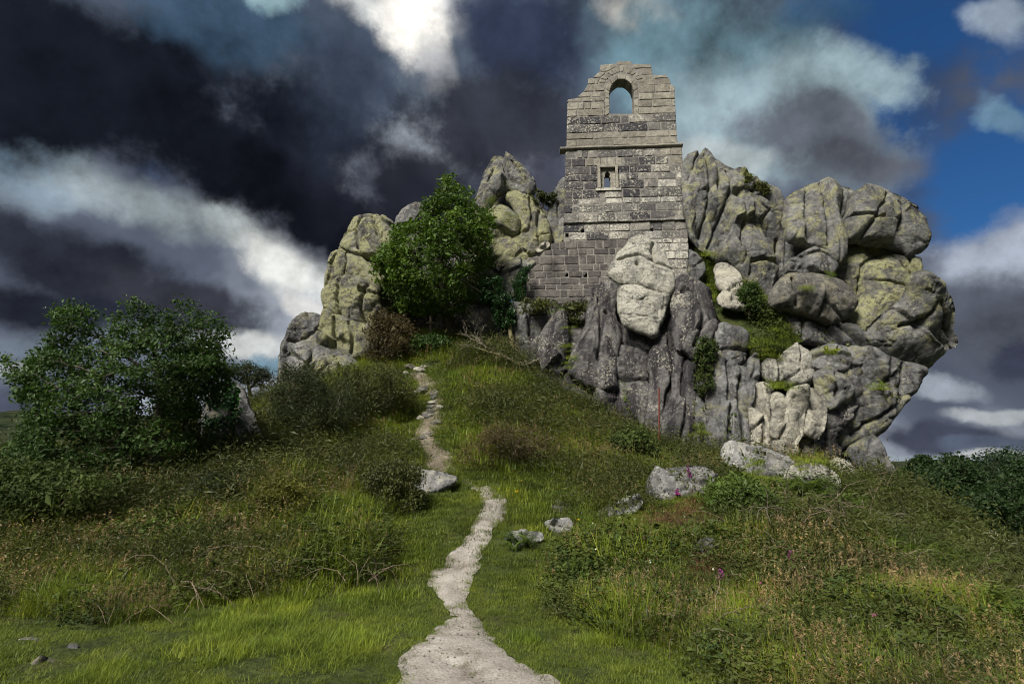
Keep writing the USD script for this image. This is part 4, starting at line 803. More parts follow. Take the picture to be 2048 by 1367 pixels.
def joints_of(x0, x1, lo, hi, seed):
    r = np.random.default_rng(seed); o = [x0]
    while o[-1] < x1 - hi * 0.8: o.append(o[-1] + r.uniform(lo, hi))
    return o + [x1 + 4]


KEEP = P_WINO
ringcut = unary_union([P_WINO, wpoly(arch(1195, 1290, 175, 174, 130))])
for k, (y0, y1, js) in enumerate([(70, 110, [795, 920]), (92, 150, [683, 792]), (96, 137, [915, 1046]), (150, 190, [630, 720]), (137, 182, [965, 1052]), (168, 210, [1050, 1170]), (182, 216, [960, 1050]), (190, 232, [598, 650, 705]),
                                  (210, 252, [940, 1080, 1178]), (232, 282, [565, 640, 715]), (252, 305, [940, 1060, 1160, 1200]), (282, 320, [520, 620, 690, 735]), (320, 352, [455, 500, 560, 640, 735]), (305, 352, [935, 1050, 1204]),
                                  (352, 402, [455, 535, 575, 622, 708, 735]), (352, 402, [935, 1040, 1178, 1205]), (402, 450, [455, 525, 592, 705, 752, 890, 935, 1206])]):
    course(y0, y1, js, S_LIGHT, P_TOP, ringcut)
course(450, 505, [452, 540, 690, 825, 880, 1040, 1214], [S_DARK, S_DARK, S_DARK, S_DARK, S_MIXED, S_DARK], P_TOP)
course(505, 562, [452, 600, 800, 1010, 1100, 1216], [S_DARK, S_DARK, S_DARK, S_MIXED, S_MIXED], P_TOP)
course(562, 606, [450, 640, 830, 875, 1000, 1158, 1219], S_LIGHT, P_TOP)
course(606, 656, [448, 528, 690, 775, 932, 1100, 1222], S_LIGHT, P_TOP)
fcut = P_FRAME
for y0, y1, js, mt in [(680, 736, [444, 526, 565, 600, 668, 800, 908, 992, 1095, 1170, 1250], [S_MIXED, S_MIXED, S_DARK, S_MIXED, S_DARK, S_DARK, S_MIXED, S_MIXED, S_LIGHT, S_LIGHT]),
                       (736, 793, [444, 490, 583, 640, 690, 735, 790, 835, 950, 1065, 1155, 1252], [S_DARK, S_DARK, S_LIGHT, S_LIGHT, S_LIGHT, S_LIGHT, S_LIGHT, S_MIXED, S_DARK, S_MIXED, S_LIGHT]),
                       (793, 846, [442, 618, 672, 803, 885, 1035, 1165, 1215, 1254], [S_DARK, S_DARK, S_DARK, S_DARK, S_DARK, S_MIXED, S_MIXED, S_MIXED]),
                       (846, 893, [442, 552, 666, 800, 862, 945, 1075, 1205, 1258], [S_DARK, S_DARK, S_DARK, S_MIXED, S_DARK, S_MIXED, S_MIXED, S_PALE]),
                       (893, 950, [440, 570, 666, 803, 985, 1018, 1080, 1210, 1262], [S_DARK, S_DARK, S_MIXED, S_DARK, S_MIXED, S_MIXED, S_PALE, S_MIXED]),
                       (950, 1013, [440, 495, 562, 715, 838, 958, 1080, 1125, 1270], [S_DARK, S_DARK, S_DARK, S_MIXED, S_DARK, S_MIXED, S_MIXED, S_MIXED]),
                       (1013, 1053, [440, 540, 630, 720, 840, 905, 960, 1100, 1200, 1275], [S_MIXED, S_PALE, S_MIXED, S_PALE, S_PALE, S_MIXED, S_PALE, S_PALE, S_MIXED]),
                       (1053, 1109, [438, 495, 630, 710, 830, 945, 1070, 1145, 1280], [S_DARK, S_MIXED, S_MIXED, S_MIXED, S_MIXED, S_DARK, S_MIXED, S_MIXED]),
                       (1109, 1164, [436, 540, 640, 785, 885, 1030, 1215, 1286], [S_MIXED, S_MIXED, S_MIXED, S_MIXED, S_DARK, S_DARK, S_MIXED])]:
    course(y0, y1, js, mt, P_LOW, fcut)
for y0, y1, js, mt in [(1182, 1242, [430, 575, 660, 750, 890, 1030, 1110, 1200, 1290], [S_DARK, S_MIXED, S_MIXED, S_MIXED, S_MIXED, S_DARK, S_MIXED, S_MIXED]),
                       (1242, 1298, [470, 590, 745, 880, 990, 1105, 1235, 1292], [S_PALE, S_DARK, S_MIXED, S_MIXED, S_PALE, S_MIXED, S_MIXED]),
                       (1298, 1330, [940, 1040, 1110, 1180, 1240, 1296], S_PALE), (1330, 1385, [1000, 1080, 1160, 1240, 1300], S_PALE), (1385, 1440, [1030, 1110, 1200, 1310], S_PALE), (1440, 1505, [1100, 1165, 1240, 1315], S_MIXED), (1505, 1560, [1150, 1215, 1315], S_MIXED), (1560, 1640, [1150, 1230, 1315], S_MIXED),
                       (1298, 1355, [345, 408, 444, 530, 580, 655, 708, 800, 900, 940], S_LOW), (1355, 1398, [300, 360, 470, 535, 595, 640, 745, 790, 870], S_LOW), (1398, 1460, [190, 265, 360, 440, 540, 590, 650, 710, 780], S_LOW),
                       (1460, 1506, [150, 200, 295, 355, 450, 545, 640, 680, 740], S_LOW), (1506, 1550, [140, 195, 238, 315, 382, 468, 560, 600, 690, 760], S_LOW), (1550, 1596, [140, 185, 268, 410, 540, 600, 680, 760], S_LOW),
                       (1596, 1631, [110, 200, 310, 385, 500, 570, 650, 730], S_LOW), (1631, 1685, [110, 180, 240, 410, 465, 565, 640, 720], S_LOW), (1685, 1732, [110, 180, 250, 375, 485, 600, 680], S_LOW), (1732, 1790, [140, 260, 380, 500, 620], S_LOW)]:
    course(y0, y1, js, mt, P_BASE, HOLES.buffer(0.012))


def arch_ring(inner, outer, n0, name, mat, out, depth):
    """Wedge stones between two outlines (pixels), skipping the sill."""
    a, b = resample(wall(*inner.T), 0.02, closed=False), resample(wall(*outer.T), 0.02, closed=False)
    t = np.linspace(0, 1, n0 + 1)
    for k in range(n0):
        s = np.linspace(t[k], t[k + 1], 3)
        ia = np.stack([np.interp(s, np.linspace(0, 1, len(a)), a[:, c]) for c in (0, 1)], 1); ib = np.stack([np.interp(s, np.linspace(0, 1, len(b)), b[:, c]) for c in (0, 1)], 1)
        stone(Polygon(np.vstack([ia, ib[::-1]])).buffer(0), mat, name, depth, 0.007, out)


arch_ring(WIN, WINO, 11, 'window_jamb_stone', S_LIGHT, 0.004, 0.6)
arch_ring(arch(1209, 1278, 172, 171, 143)[1:-1], arch(1195.5, 1291, 175, 173.5, 131)[1:-1], 15, 'arch_stone', S_LIGHT, 0.0, 0.35)


def moulding(pts, prof, name, mat):
    """A moulded band along wall coordinates; PROF: (out, height) section."""
    pts = np.asarray(pts, float); s = np.linspace(0, 1, 14)
    line = pts[0] + (pts[1] - pts[0]) * s[:, None]
    pr = np.asarray(prof, float); n = len(pr); v = []
    for k, q in enumerate(line):
        j = _sr.normal(0, 0.007, pr.shape)
        v.append(W3(np.c_[np.full(n, q[0]), q[1] + pr[:, 1] + j[:, 1]], pr[:, 0] + j[:, 0] * (pr[:, 0] > 0)))
    v = np.vstack(v); i, j = np.meshgrid(np.arange(len(line) - 1), np.arange(n), indexing='ij'); jn = (j + 1) % n
    q = np.stack([i * n + j, i * n + jn, (i + 1) * n + jn, (i + 1) * n + j], -1).reshape(-1, 4)[:, ::-1]
    cap = [[0, k + 1, k] for k in range(1, n - 1)] + [[(len(line) - 1) * n, (len(line) - 1) * n + k, (len(line) - 1) * n + k + 1] for k in range(1, n - 1)]
    put(name, (v, np.vstack([q[:, [0, 1, 2]], q[:, [0, 2, 3]], np.array(cap)])), mat, chapel, CO, smooth=40)


STR = [(-0.3, 0.075), (0.02, 0.075), (0.08, 0.035), (0.09, 0.0), (0.075, -0.04), (0.025, -0.075), (-0.3, -0.075)]
zz = wz(1250, 293.5); moulding([(P_LOW.bounds[0] - 0.10, zz), (wu(1365.5, 293), zz)], STR, 'string_course', S_LIGHT)
STR2 = [(-0.3, 0.07), (0.02, 0.07), (0.08, 0.03), (0.08, -0.03), (0.02, -0.07), (-0.3, -0.07)]
zz = wz(1250, 442); moulding([(wu(1127, 443), zz), (wu(1377, 442), zz)], STR2, 'string_course', S_MIXED)
# lower window: square label mould, inner stone with a cusped slit, sill
a = P_FRAME.bounds; inner = sbox(a[0] + 0.11, a[1] + 0.04, a[2] - 0.11, a[3] - 0.11)
label = sbox(a[0] - 0.02, a[1] + 0.02, a[2] + 0.02, a[3] + 0.03).difference(sbox(a[0] + 0.09, a[1] - 0.1, a[2] - 0.09, a[3] - 0.09))
put('window_frame', slab(label, -0.3, 0.075), S_LIGHT, chapel, CO, smooth=False)
cusps = unary_union([Point((a[0] + a[2]) / 2, P_SLIT.bounds[3] - 0.22).buffer(0.11), P_SLIT.intersection(sbox(-50, 0, 50, P_SLIT.bounds[3] - 0.33)), P_SLIT.buffer(-0.035)])
put('window_tracery', slab(sbox(a[0] + 0.093, a[1] + 0.02, a[2] - 0.093, a[3] - 0.093).difference(cusps), -0.4, -0.07), S_LIGHT, chapel, CO, smooth=False)
put('window_sill', slab(sbox(a[0] - 0.12, a[1] - 0.09, a[2] + 0.12, a[1] + 0.015), -0.35, 0.06), S_PALE, chapel, CO, smooth=False)

# ------------------------------------------------------------------ plants: materials
def leaf_material(name, tones, trans=0.35, rough=0.6, inst=0.3):
    n = {'g': ('geometry', {}), 'o': ('object_info', {}), 'ad': ('math', {'math_type': 'multiply_add', 'value2': 1 - inst}), 'oi': ('math', {'math_type': 'multiply', 'value2': inst}),
         'r': ('rgb_ramp', {'ramp': tones}),
         'nz': ('noise_texture', {'scale': 0.8, 'detail': 6.0, 'roughness': 0.65}), 'rn': ('rgb_ramp', {'ramp': [(0.3, (0.45, 0.46, 0.5)), (0.5, (1, 1, 1)), (0.7, (1.55, 1.4, 1.15))]}), 'm': ('mix_color', {'blend_type': 'multiply', 'fac': 1.0}),
         'p': ('principled_bsdf', {'roughness': rough, 'specular_ior_level': 0.25}), 't': ('translucent_bsdf', {}), 'x': ('mix_closure', {'fac': trans})}
    l = [('o.random', 'oi.value1'), ('g.random_per_island', 'ad.value1'), ('oi.value', 'ad.value3'), ('ad.value', 'r.fac'), ('g.position', 'nz.vector'), ('nz.fac', 'rn.fac'), ('r.color', 'm.a'), ('rn.color', 'm.b'),
         ('m.result', 'p.base_color'), ('m.result', 't.color'), ('p.BSDF', 'x.closure1'), ('t.BSDF', 'x.closure2')]
    return M(name, n, l, 'x.closure')


L_TREE = leaf_material('leaf_tree', [(0, (0.0297, 0.0624, 0.0106)), (0.6, (0.0817, 0.1337, 0.0198)), (1, (0.1782, 0.2228, 0.0396))], inst=0)
L_OAK = leaf_material('leaf_oak', [(0, (0.0468, 0.0891, 0.0073)), (0.6, (0.1326, 0.2084, 0.0145)), (1, (0.2964, 0.345, 0.0303))], inst=0)
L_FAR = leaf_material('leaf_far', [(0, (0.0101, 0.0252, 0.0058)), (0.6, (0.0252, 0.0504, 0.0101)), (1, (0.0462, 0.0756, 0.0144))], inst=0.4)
L_IVY = leaf_material('leaf_ivy', [(0, (0.015, 0.045, 0.01)), (0.6, (0.05, 0.09, 0.014)), (1, (0.13, 0.15, 0.025))], inst=0, rough=0.4)
L_GORSE = leaf_material('leaf_gorse', [(0, (0.025, 0.035, 0.01)), (0.6, (0.065, 0.075, 0.018)), (1, (0.14, 0.135, 0.035))], inst=0)
L_YELLOW = leaf_material('leaf_yellow', [(0, (0.092, 0.099, 0.0144)), (0.5, (0.276, 0.2475, 0.036)), (1, (0.552, 0.4455, 0.072))], inst=0)
L_OLIVE = leaf_material('leaf_olive', [(0, (0.0451, 0.0545, 0.012)), (0.5, (0.1288, 0.1271, 0.022)), (1, (0.322, 0.2662, 0.055))], inst=0)
L_BROWN = leaf_material('leaf_brown', [(0, (0.035, 0.026, 0.014)), (0.5, (0.075, 0.055, 0.024)), (1, (0.11, 0.10, 0.035))], inst=0)
L_HEATH = leaf_material('leaf_heath', [(0, (0.05, 0.0391, 0.014)), (0.5, (0.1063, 0.0897, 0.025)), (1, (0.1875, 0.161, 0.04))], inst=0)
L_BRAMBLE = leaf_material('leaf_bramble', [(0, (0.0235, 0.0407, 0.0095)), (0.5, (0.0646, 0.0871, 0.0152)), (1, (0.1525, 0.15, 0.0333))], inst=0.45, rough=0.85)
L_BRIGHT = leaf_material('leaf_bright', [(0, (0.034, 0.0624, 0.0108)), (0.5, (0.0765, 0.117, 0.0162)), (1, (0.1615, 0.1716, 0.027))], inst=0.3)
L_FERN = leaf_material('leaf_fern', [(0, (0.03, 0.0525, 0.008)), (0.5, (0.0675, 0.105, 0.0144)), (1, (0.135, 0.147, 0.02))], inst=0.5)
G_LAWN = leaf_material('grass_short', [(0, (0.0526, 0.0818, 0.0104)), (0.5, (0.1169, 0.1441, 0.0169)), (1, (0.2456, 0.2068, 0.039))], inst=0.5)
G_LONG = leaf_material('grass_long', [(0, (0.0696, 0.117, 0.0105)), (0.5, (0.1739, 0.2087, 0.0189)), (1, (0.3827, 0.334, 0.0525))], inst=0.5)
G_DRY = leaf_material('grass_dry', [(0, (0.1173, 0.0827, 0.0378)), (0.5, (0.2248, 0.1653, 0.0756)), (1, (0.3519, 0.2755, 0.1428))], inst=0.4, trans=0.2)
G_RED = leaf_material('stem_red', [(0, (0.06, 0.035, 0.02)), (0.5, (0.14, 0.065, 0.035)), (1, (0.22, 0.15, 0.08))], inst=0.4, trans=0.2)
FLOWER = leaf_material('foxglove', [(0, (0.16, 0.025, 0.12)), (1, (0.30, 0.08, 0.24))], inst=0.2, trans=0.3)
PINK = leaf_material('campion', [(0, (0.25, 0.05, 0.15)), (1, (0.4, 0.13, 0.25))], inst=0.2, trans=0.3)
BUTTER = leaf_material('buttercup', [(0, (0.6, 0.42, 0.01)), (1, (0.75, 0.6, 0.05))], inst=0.2, trans=0.2)
UMBEL = leaf_material('umbel', [(0, (0.45, 0.44, 0.36)), (1, (0.65, 0.64, 0.55))], inst=0.2, trans=0.2)


def bark_material(name, a, b):
    return M(name, {'g': ('geometry', {}), 'mp': ('mapping', {'scale': (1, 1, 0.3)}), 'a': ('noise_texture', {'scale': 26.0, 'detail': 6.0, 'roughness': 0.65}), 'r': ('rgb_ramp', {'ramp': [(0.35, a), (0.65, b)]}),
                    'bp': ('bump', {'strength': 0.8, 'distance': 0.03}), 'p': ('principled_bsdf', {'roughness': 0.9, 'specular_ior_level': 0.15})},
             [('g.position', 'mp.vector'), ('mp.vector', 'a.vector'), ('a.fac', 'r.fac'), ('r.color', 'p.base_color'), ('a.fac', 'bp.height'), ('bp.normal', 'p.normal')])


BARK = bark_material('bark', (0.03, 0.026, 0.02), (0.085, 0.075, 0.055))
BARK_PALE = bark_material('bark_bleached', (0.07, 0.06, 0.042), (0.17, 0.15, 0.115))
BARK_MOSSY = bark_material('bark_mossy', (0.06, 0.055, 0.025), (0.17, 0.15, 0.08))
TWIG = bark_material('twig', (0.07, 0.052, 0.038), (0.17, 0.135, 0.10))


# ------------------------------------------------------------------ leaves and crowns
def leaves(cen, size, rng, up=0.5, outward=None, width=0.55, fold=0.25, jit=0.35):
    """Folded diamond leaves around the centres."""
    n = len(cen)
    nrm = rng.normal(0, 1, (n, 3)); nrm /= np.linalg.norm(nrm, axis=1, keepdims=True)
    nrm[:, 2] += up
    if outward is not None: nrm += outward
    nrm /= np.linalg.norm(nrm, axis=1, keepdims=True) + 1e-9
    ax = np.cross(nrm, rng.normal(0, 1, (n, 3))); ax /= np.linalg.norm(ax, axis=1, keepdims=True) + 1e-9
    sd = np.cross(nrm, ax)
    s = (size * np.exp(rng.normal(0, jit, n)))[:, None]
    a, b = cen - ax * s * 0.5, cen + ax * s * 0.5
    mid = cen - ax * s * 0.06 + nrm * s * fold * 0.4
    c, d = mid + sd * s * width * 0.5, mid - sd * s * width * 0.5
    v = np.stack([a, c, b, d], 1).reshape(-1, 3); k = np.arange(n)[:, None] * 4
    f = np.vstack([k + [0, 1, 2], k + [0, 2, 3]])
    return v, f


def crown_points(outline, Y, thick, n, seed, gap=0.42, gsize=1.0, shell=0.5, smooth=2):
    """Points through a crown whose outline (pixels) stands at distance Y; thick: half depth in metres."""
    rng = np.random.default_rng(seed)
    o = at(*np.asarray(outline, float).T, Y); poly = Polygon(chaikin(o[:, [0, 2]], smooth)).buffer(0)
    if poly.geom_type != 'Polygon': poly = max(poly.geoms, key=lambda g: g.area)
    ring = resample(np.asarray(poly.exterior.coords)[:-1], 0.05); tr = cKDTree(ring)
    x0, z0, x1, z1_ = poly.bounds; got = []
    while sum(map(len, got)) < n:
        p = np.c_[rng.uniform(x0, x1, 4 * n), rng.uniform(z0, z1_, 4 * n)]; p = p[shapely.contains_xy(poly, p[:, 0], p[:, 1])]
        d = tr.query(p)[0]; R = d.max(); t = np.clip(d / (0.8 * R), 0, 1)
        h = thick * np.sqrt(1 - (1 - t) ** 2)
        s = np.where(rng.random(len(p)) < 0.62, -1, 1) * rng.random(len(p)) ** (1 - shell)
        q = np.c_[p[:, 0], Y + s * h, p[:, 1]]
        nz = noise(q * 1.6 / gsize, seed) * 0.6 + noise(q * 3.7 / gsize, seed + 1) * 0.4
        got.append(q[nz > gap])
    q = np.vstack(got)[:n]
    return q, np.array([(x0 + x1) / 2, Y, (z0 + z1_) / 2])


def skeleton(base, path, tips, seed, r0, rmin=0.006):
    """Limbs from a trunk polyline out to the tips; returns trunk and limb meshes."""
    rng = np.random.default_rng(seed)
    trunk = resample(np.asarray(path, float), 0.15, closed=False)
    nodes = [p for p in trunk]; par = [-1] + list(range(len(trunk) - 1)); depth = list(np.linspace(0, np.linalg.norm(np.diff(trunk, axis=0), axis=1).sum(), len(trunk)))
    order = np.argsort(np.linalg.norm(tips - trunk[-1], axis=1) + 0.3 * np.abs(tips[:, 2] - trunk[-1, 2]))
    nseg = []
    for t in tips[order]:
        N = np.array(nodes); start = max(2, int(len(trunk) * 0.35))
        dist = np.linalg.norm(N[start:] - t, axis=1) + 0.25 * np.array(depth[start:]) + 0.5 * np.maximum(N[start:, 2] - t[2] + 0.1, 0)
        k = int(np.argmin(dist)) + start; L = np.linalg.norm(nodes[k] - t)
        if L < 0.05: continue
        m = 3 if L > 0.35 else 1; prev = k
        for s in range(1, m + 1):
            f = s / m; p = nodes[k] * (1 - f) + t * f
            if s < m: p = p + rng.normal(0, 0.07 * L, 3) + np.array([0, 0, -0.06 * L])
            nodes.append(p); par.append(prev); depth.append(depth[prev] + L / m); prev = len(nodes) - 1
    N = np.array(nodes); load = np.ones(len(N))
    for i in range(len(N) - 1, 0, -1): load[par[i]] += load[i]
    rad = np.maximum(r0 * (load / load[0]) ** 0.45, rmin)
    kids = {}
    for i, p in enumerate(par): kids.setdefault(p, []).append(i)
    T, Lb = MB(), MB(); T.add(*tube(trunk, np.maximum(rad[:len(trunk)] * np.linspace(1.25, 1, len(trunk)), rmin), 8))
    done = set(range(len(trunk)))
    for i in range(len(trunk), len(N)):
        if i in done: continue
        ch = [par[i], i]; done.add(i)
        while True:
            c = [k for k in kids.get(ch[-1], []) if k not in done]
            if not c: break
            b = max(c, key=lambda k: load[k]); ch.append(b); done.add(b)
        r = rad[ch].copy(); r[0] = min(r[0], r[1] * 1.3)
        Lb.add(*tube(N[ch], r, 5 if r[0] > 0.02 else 4, cap=False))
    return T.mesh(), (Lb.mesh() if Lb.n else None)


def tree(name, label, category, outline, Y, trunk_px, thick, ntips, per, spread, size, leafm, seed, r0=0.12, bark=BARK, gap=0.42, up=0.6, width=0.55, group=None, gsize=1.0, leafname='crown', extra=0, lobe=0.0, smooth=2):
    rng = np.random.default_rng(seed)
    tips, cen = crown_points(outline, Y, thick, ntips, seed, gap, gsize, smooth=smooth)
    if lobe:
        dv = tips - cen; dn = dv / (np.linalg.norm(dv, axis=1, keepdims=True) + 1e-9); tips = cen + dv * (1 + lobe * (noise(dn * 2.6 + seed, 7) * 0.6 + noise(dn * 6 + seed, 8) * 0.4 - 0.52) * 2)[:, None]
    path = np.array([at(x, y, yy) for x, y, yy in trunk_px])
    tm, lm = skeleton(path[0], path, tips, seed, r0)
    org = path[0]; t = thing(name, label, category, org, group)
    put('trunk' if r0 > 0.05 else 'stem', tm, bark, t, org)
    if lm is not None: put('branches', lm, bark, t, org, kind='stuff')
    c = np.repeat(tips, per, 0) + np.clip(rng.normal(0, spread, (len(tips) * per, 3)), -1.7 * spread, 1.7 * spread) * np.array([1, 1, 0.8])
    if extra:
        q, _ = crown_points(outline, Y, thick * 0.9, extra, seed + 9, 0.25, gsize, shell=0.2); c = np.vstack([c, q])
    o = c - cen; o /= np.linalg.norm(o, axis=1, keepdims=True) + 1e-9
    put(leafname, leaves(c, size, rng, up, o * 0.5, width), leafm, t, org, smooth=False, kind='stuff')
    return t


# ------------------------------------------------------------------ trees
tree('leafy_tree', 'large dark many-stemmed leafy tree left of the ivy-clad standing rock', 'tree',
     [(20, 990), (25, 900), (70, 880), (82, 825), (55, 790), (25, 752), (38, 708), (62, 722), (88, 735), (88, 692), (124, 708), (112, 672), (125, 640), (140, 612), (150, 604), (165, 625), (180, 615), (196, 645), (208, 680), (224, 700), (236, 665), (250, 632), (272, 608), (290, 600), (306, 606), (325, 630), (340, 668), (352, 632),
      (362, 612), (392, 603), (402, 640), (420, 625), (434, 630), (446, 652), (440, 690), (428, 712), (455, 724), (440, 752), (405, 765), (385, 800), (352, 850), (380, 900), (345, 940), (300, 955), (200, 985), (100, 1000)],
     11.9, [(312, 975, 12.0), (308, 930, 12.0), (312, 860, 11.9), (322, 790, 11.9), (310, 710, 11.9), (290, 650, 11.9)], 1.05, 1150, 40, 0.095, 0.064, L_TREE, 3, r0=0.085, gap=0.44, gsize=0.5, extra=600, smooth=0)
tree('leafy_tree', 'slender leaning young tree between the large leafy tree and the standing rock', 'tree',
     [(330, 850), (335, 780), (360, 720), (390, 680), (430, 690), (455, 720), (455, 760), (420, 800), (390, 830)], 12.6, [(355, 925, 12.8), (368, 870, 12.7), (378, 800, 12.6), (385, 740, 12.6)], 0.7, 170, 34, 0.12, 0.075, L_TREE, 4, r0=0.05, gap=0.45, gsize=0.7)
tree('leafy_tree', 'dense bright green bushy tree growing against the pinnacle behind the wooden cross', 'tree',
     [(775, 590), (756, 555), (750, 522), (768, 500), (785, 494), (800, 462), (822, 452), (848, 448), (853, 422), (872, 412), (876, 388), (905, 360), (916, 388), (936, 384), (944, 412), (970, 428), (992, 452), (984, 480), (990, 508), (970, 538), (962, 570),
      (945, 600), (930, 618), (870, 632), (830, 626), (795, 618)], 21.3, [(905, 700, 22.6), (900, 650, 22.3), (885, 590, 21.9), (880, 520, 21.6), (890, 450, 21.3)], 2.0, 520, 44, 0.15, 0.12, L_OAK, 5, r0=0.2, gap=0.43, gsize=0.9, extra=1800, smooth=1)
tree('pine_tree', 'small flat-topped windswept tree seen past the standing rock', 'tree', [(452, 752), (458, 736), (488, 727), (520, 732), (542, 748), (540, 764), (520, 776), (505, 762), (480, 764), (462, 762)], 19.0, [(500, 850, 19.0), (503, 810, 19.0), (498, 775, 19.0), (495, 750, 19.0)], 0.6, 90, 60, 0.1, 0.07, L_GORSE, 6, r0=0.06, gap=0.4, width=0.3, gsize=0.5)
FARG = None
for k, (lb, o, Y) in enumerate([
    ('slim pale tree just right of the leaning slab, farthest off', [(1786, 1000), (1790, 950), (1808, 934), (1826, 944), (1832, 1000), (1810, 1015)], 66),
    ('feathery dark tree standing highest over the gap beside the leaning slab', [(1818, 1010), (1816, 950), (1826, 920), (1840, 910), (1858, 917), (1870, 935), (1868, 985), (1850, 1015)], 60),
    ('broad dark round-headed tree in the middle of the far row on the right', [(1845, 1060), (1842, 985), (1860, 940), (1882, 916), (1905, 911), (1930, 920), (1950, 945), (1955, 1010), (1930, 1065), (1880, 1070)], 50),
    ('tall dark tree rising above the round-headed tree toward the picture edge', [(1925, 1060), (1930, 960), (1952, 922), (1985, 904), (2020, 902), (2052, 908), (2085, 950), (2090, 1020), (2050, 1050), (1980, 1064)], 56),
    ('spreading tree cut by the right picture edge with a dark gap under its crown', [(2000, 1062), (2005, 1000), (2030, 960), (2070, 925), (2120, 915), (2180, 940), (2190, 1030), (2120, 1062)], 42),
    ('low yellowish tree in front of the slim pale tree by the slab', [(1790, 1030), (1795, 985), (1820, 972), (1850, 985), (1862, 1020), (1850, 1050), (1815, 1050)], 46),
    ('bushy low tree standing before the tall dark tree by the far field', [(1895, 1072), (1900, 1020), (1930, 990), (1970, 985), (1995, 1010), (2000, 1050), (1960, 1070)], 40)]):
    cx = np.mean([p[0] for p in o]); w = (max(p[0] for p in o) - min(p[0] for p in o)) / FPX * Y
    gb = ground(np.array([(cx - 1024) / FPX * Y]), np.array([float(Y)]))[0]
    bz = to_px(np.array([(cx - 1024) / FPX * Y / (CP), Y, gb]))[1]; top = min(p[1] for p in o)
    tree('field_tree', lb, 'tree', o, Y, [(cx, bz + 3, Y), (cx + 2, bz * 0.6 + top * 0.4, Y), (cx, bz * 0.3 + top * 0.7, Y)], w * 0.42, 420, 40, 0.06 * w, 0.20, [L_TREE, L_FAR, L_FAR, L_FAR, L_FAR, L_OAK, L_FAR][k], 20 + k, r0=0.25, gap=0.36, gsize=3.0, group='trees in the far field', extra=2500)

# ------------------------------------------------------------------ shrubs
def shrub(name, label, category, outline, leafm, seed, size, ntips, per, thick=None, Y=None, spread=0.09, width=0.5, bark=TWIG, gap=0.43, gsize=0.5, up=0.5, back=0.1, group=None, extra=0):
    o = np.asarray(outline, float); bx = o[:, 0].mean(); by = o[:, 1].max()
    if Y is None: Y = drop(bx, by - 4)[1] + back
    w = (o[:, 0].max() - o[:, 0].min()) / FPX * Y
    g = at(bx, by, Y); topc = at(bx, o[:, 1].mean(), Y)
    return tree(name, label, category, outline, Y, [(bx, by + 6, Y), (bx, by - 8, Y), (bx + 3, o[:, 1].mean(), Y)], thick or 0.4 * w, ntips, per, spread, size, leafm, seed, r0=0.03, bark=bark, gap=gap, width=width, gsize=gsize, up=up, leafname='foliage', group=group, extra=extra // 3, lobe=0.42)


shrub('gorse_bush', 'dark windswept gorse bush with layered pads below the tall pinnacle', 'bush', [(530, 870), (545, 825), (560, 800), (550, 772), (575, 748), (600, 730), (630, 738), (655, 762), (690, 772), (722, 800), (722, 840), (695, 872), (620, 888), (560, 885)], L_GORSE, 31, 0.075, 260, 60, spread=0.13, width=0.25, gap=0.42, gsize=0.7, extra=2000)
shrub('gorse_bush', 'olive gorse bush with yellow tips on the crest left of the path', 'bush', [(665, 790), (675, 760), (690, 736), (740, 726), (790, 735), (816, 760), (818, 800), (790, 828), (730, 842), (690, 830)], L_OLIVE, 32, 0.075, 220, 55, spread=0.14, width=0.3, extra=2000)
shrub('bramble_bush', 'brownish bramble heap at the right foot of the tall pinnacle', 'bush', [(735, 725), (742, 690), (748, 650), (768, 622), (800, 628), (826, 660), (832, 705), (800, 722), (760, 732)], L_HEATH, 33, 0.085, 170, 50, spread=0.16, extra=1500)
shrub('gorse_bush', 'rounded yellow-green gorse bush alone in the left scrub', 'bush', [(514, 1045), (511, 985), (530, 960), (560, 947), (597, 955), (620, 985), (624, 1030), (602, 1056), (550, 1058)], L_YELLOW, 34, 0.05, 230, 60, spread=0.07, width=0.28, up=1.2, extra=2500)
shrub('gorse_bush', 'low dark green cushion of gorse left of the yellow-green bush', 'bush', [(368, 1015), (385, 975), (420, 956), (460, 949), (492, 958), (492, 990), (450, 1008), (400, 1022)], L_GORSE, 35, 0.05, 200, 55, spread=0.07, width=0.28, extra=2000)
shrub('bramble_bush', 'dark green bush crowding the left end of the flat grey stone', 'bush', [(730, 1020), (738, 960), (765, 926), (810, 912), (842, 925), (838, 955), (848, 990), (840, 1015), (800, 1030), (760, 1030)], L_OLIVE, 36, 0.05, 230, 50, spread=0.09, extra=2500)
shrub('heather_clump', 'brown and dark green heather mound on the slope right of the path', 'bush', [(918, 915), (940, 872), (985, 852), (1040, 850), (1095, 862), (1118, 895), (1095, 928), (1010, 934), (945, 928)], L_HEATH, 37, 0.05, 230, 40, spread=0.15, width=0.35, thick=0.8, extra=2500)
shrub('nettle_clump', 'dark green nettle clump at the foot of the wooden cross', 'plant', [(815, 705), (830, 682), (850, 667), (882, 670), (905, 690), (890, 712), (840, 714)], L_TREE, 38, 0.09, 90, 40, spread=0.12, extra=600)
shrub('bramble_bush', 'small dark bush in the angle between slope and stained columns', 'bush', [(1218, 895), (1232, 868), (1260, 852), (1300, 870), (1318, 905), (1280, 925), (1235, 915)], L_BRAMBLE, 39, 0.08, 110, 45, spread=0.12, thick=0.5, back=-0.2)
shrub('bramble_bush', 'ragged bush spilling down the turf ledge beside the head-shaped rock', 'bush', [(1476, 575), (1500, 563), (1518, 590), (1530, 612), (1560, 636), (1590, 668), (1590, 700), (1545, 700), (1508, 672), (1492, 630), (1475, 605)], L_BRAMBLE, 40, 0.08, 190, 48, thick=0.45, Y=19.3, spread=0.12)
